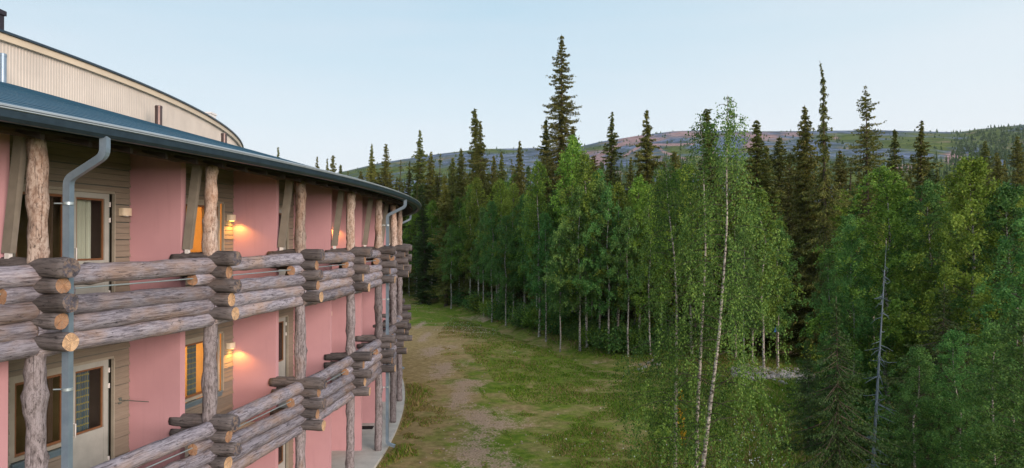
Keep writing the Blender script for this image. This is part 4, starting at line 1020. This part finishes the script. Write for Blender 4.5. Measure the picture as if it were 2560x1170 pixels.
# ------------------------------------------------------------------ meadow cover
rg = np.random.default_rng(31); n = 620000
Yg = 17 + 75 * rg.random(n) ** 1.7; Xg = -6 + rg.random(n) * (8 + Yg * .75)
rr_ = np.hypot(Xg - CX, Yg - CY); wsd = wood_side(Xg, Yg); dt = dirt_at(Xg, Yg)
dens = (vnoise(Xg, Yg, 1.3, 8) * .6 + vnoise(Xg, Yg, .45, 9) * .5 + .15 * np.clip((Xg - 1) / 6, 0, 1)) - dt * .75
keep = (rr_ > 58.12) & (wsd < 2.5) & (dens > .40); Xg, Yg, wsd = Xg[keep], Yg[keep], wsd[keep]; dens = dens[keep]; rrk = rr_[keep]
n = len(Xg); zg = ground_z(Xg, Yg) - .01; h = (.04 + .16 * np.clip(dens - .42, 0, .5) * 2 * rg.random(n)) * (1 + .9 * np.clip((Xg - 4) / 8, 0, 1)) * (1 + 1.2 * np.exp(-((rrk - 58.5) / .5) ** 2))
an = rg.uniform(0, 6.28, n); w = .012 + .0006 * Yg * 1.0; lx = rg.normal(size=n) * .5 * h; ly = rg.normal(size=n) * .5 * h
V = np.stack([np.stack([Xg - np.cos(an)*w, Yg - np.sin(an)*w, zg], -1), np.stack([Xg + np.cos(an)*w, Yg + np.sin(an)*w, zg], -1), np.stack([Xg + lx, Yg + ly, zg + h], -1)], 1).reshape(-1, 3)
M_grass = leaf_mat('grass_blades', (.055, .13, .010), (.12, .22, .016), (.23, .32, .04), .01, .25)
M_straw = leaf_mat('dry_blades', (.16, .12, .04), (.25, .19, .07), (.36, .28, .12), .01, .25)
dryp = .22 + .5 * np.clip(1 - (Xg + 5.0) / 4, 0, 1) * (Yg < 60) + .45 * (vnoise(Xg, Yg, 3.5, 15) - .4)
o = link(bpy.data.objects.new('grass', npmesh('grass', V, np.arange(3 * n).reshape(-1, 3), [M_grass, M_straw], (rg.random(n) < dryp).astype(int)))); tag(o, 'short patchy grass growing over the worn meadow', 'grass', kind='stuff')
# white flowers
pts = []
for (px, py, sx, sy, k) in ((1140, 820, 30, 10, 160), (1200, 835, 30, 8, 120), (1060, 770, 30, 8, 80), (1300, 870, 80, 12, 40), (1890, 1120, 60, 40, 260), (1960, 1030, 60, 40, 60), (1560, 1130, 120, 30, 60), (1400, 1000, 250, 60, 50)):
    for _ in range(k):
        x, y = G(rg.normal(px, sx), max(745, rg.normal(py, sy))); pts.append((x, y))
pts = np.array(pts); zf = ground_z(pts[:, 0], pts[:, 1]) + rg.uniform(.05, .2, len(pts)); C = np.stack([pts[:, 0], pts[:, 1], zf], -1)
V, q = leaf_quads(C, rg.normal(size=C.shape), .045, rg, 1.0)
o = link(bpy.data.objects.new('flowers', npmesh('flowers', V, q, [simple('white_petals', (.7, .72, .68), .7)]))); tag(o, 'tiny white wildflowers scattered through the meadow grass', 'flowers', kind='stuff')

# stones
M_stone = simple('pale_stone', (.30, .285, .27), .9, 0, .35, 2.5, .5)
def rock_shape(mb, x, y, z, s, rs):
    n1 = 7; off = rs.uniform(0, 99); vs = []; fs = []
    for i in range(6):
        ph = math.pi * i / 5
        for j in range(n1):
            th = 2 * math.pi * j / n1; dv = Vector((math.sin(ph) * math.cos(th), math.sin(ph) * math.sin(th), math.cos(ph) * .65)); k = s * (1 + .5 * mnoise.noise(dv * 1.3 + Vector((off, 0, 0))))
            vs.append((x + dv.x * k, y + dv.y * k, z + dv.z * k))
    for i in range(5):
        for j in range(n1): fs.append((i*n1+j, i*n1+(j+1) % n1, (i+1)*n1+(j+1) % n1, (i+1)*n1+j))
    mb.add(vs, fs)
rs = random.Random(12); mb = MB()
for k in range(420):
    px = rs.uniform(1830, 2030); py = 925 + (px - 1790) * .095 + rs.gauss(0, 8); x, y = G(px, py); rock_shape(mb, x, y, float(ground_z(x, y)) + rs.uniform(0, .12), rs.uniform(.07, .2), rs)
for k in range(14):
    px = rs.uniform(1590, 1660); x, y = G(px, rs.gauss(912, 5)); rock_shape(mb, x, y, float(ground_z(x, y)) + .03, rs.uniform(.06, .14), rs)
o = mb.build('stone_heap', M_stone); tag(o, 'long heap of small pale stones on the meadow behind the near birches', 'stones', kind='stuff')
pm = MB()
for k in range(330):
    px = rs.gauss(1190, 70); py = rs.uniform(900, 1180); x, y = G(px, py)
    if rs.random() < float(dirt_at(np.array([x]), np.array([y]))[0]): rock_shape(pm, x, y, float(ground_z(x, y)) + .01, rs.uniform(.015, .05), rs)
o = pm.build('gravel', simple('brown_gravel', (.30, .24, .18), .9, 0, .3, 4)); tag(o, 'loose small stones strewn along the worn dirt track', 'gravel', kind='stuff')
mb = MB(); rock_shape(mb, 0, 0, .15, .42, rs); o = mb.build('boulder', M_stone); x, y = G(1133, 765); o.location = (x, y, float(ground_z(x, y)) + .1); tag(o, 'grey boulder lying in the grass at the far wood edge', 'boulder')
# small blue pointed marker in the dark gap
x, y = W(1940, 40), 40; mb = MB(); mb.tube([(0, 0, 0), (0, 0, 2.6)], .02, 6)
t = empty('marker_flag', (x, y, float(ground_z(x, y)))); tag(t, 'small blue pennant hanging in the dark gap between trees', 'pennant'); mb.build('pole', M_sbark, t)
mb = MB(); mb.add([(-.14, 0, 2.25), (.14, 0, 2.25), (.0, .01, 2.65), (-.14, .03, 2.25), (.14, .03, 2.25), (0, .02, 2.65)], [(0,1,2),(5,4,3),(0,3,4,1),(1,4,5,2),(2,5,3,0)]); mb.build('cloth', simple('blue_cloth', (.05, .2, .5), .7), t)

# ------------------------------------------------------------------ air
hz = bpy.data.materials.new('haze'); hz.use_nodes = True; hn = hz.node_tree; hn.nodes.clear()
ho = hn.nodes.new('ShaderNodeOutputMaterial'); pv = hn.nodes.new('ShaderNodeVolumePrincipled')
pv.inputs['Color'].default_value = (.80, .86, .95, 1); pv.inputs['Density'].default_value = .00007; pv.inputs['Anisotropy'].default_value = .2
hn.links.new(pv.outputs[0], ho.inputs['Volume'])
mb = MB(); mb.box(-3700, 3700, -3700, 3700, -40, 420); o = mb.build('haze', hz); tag(o, kind='stuff')
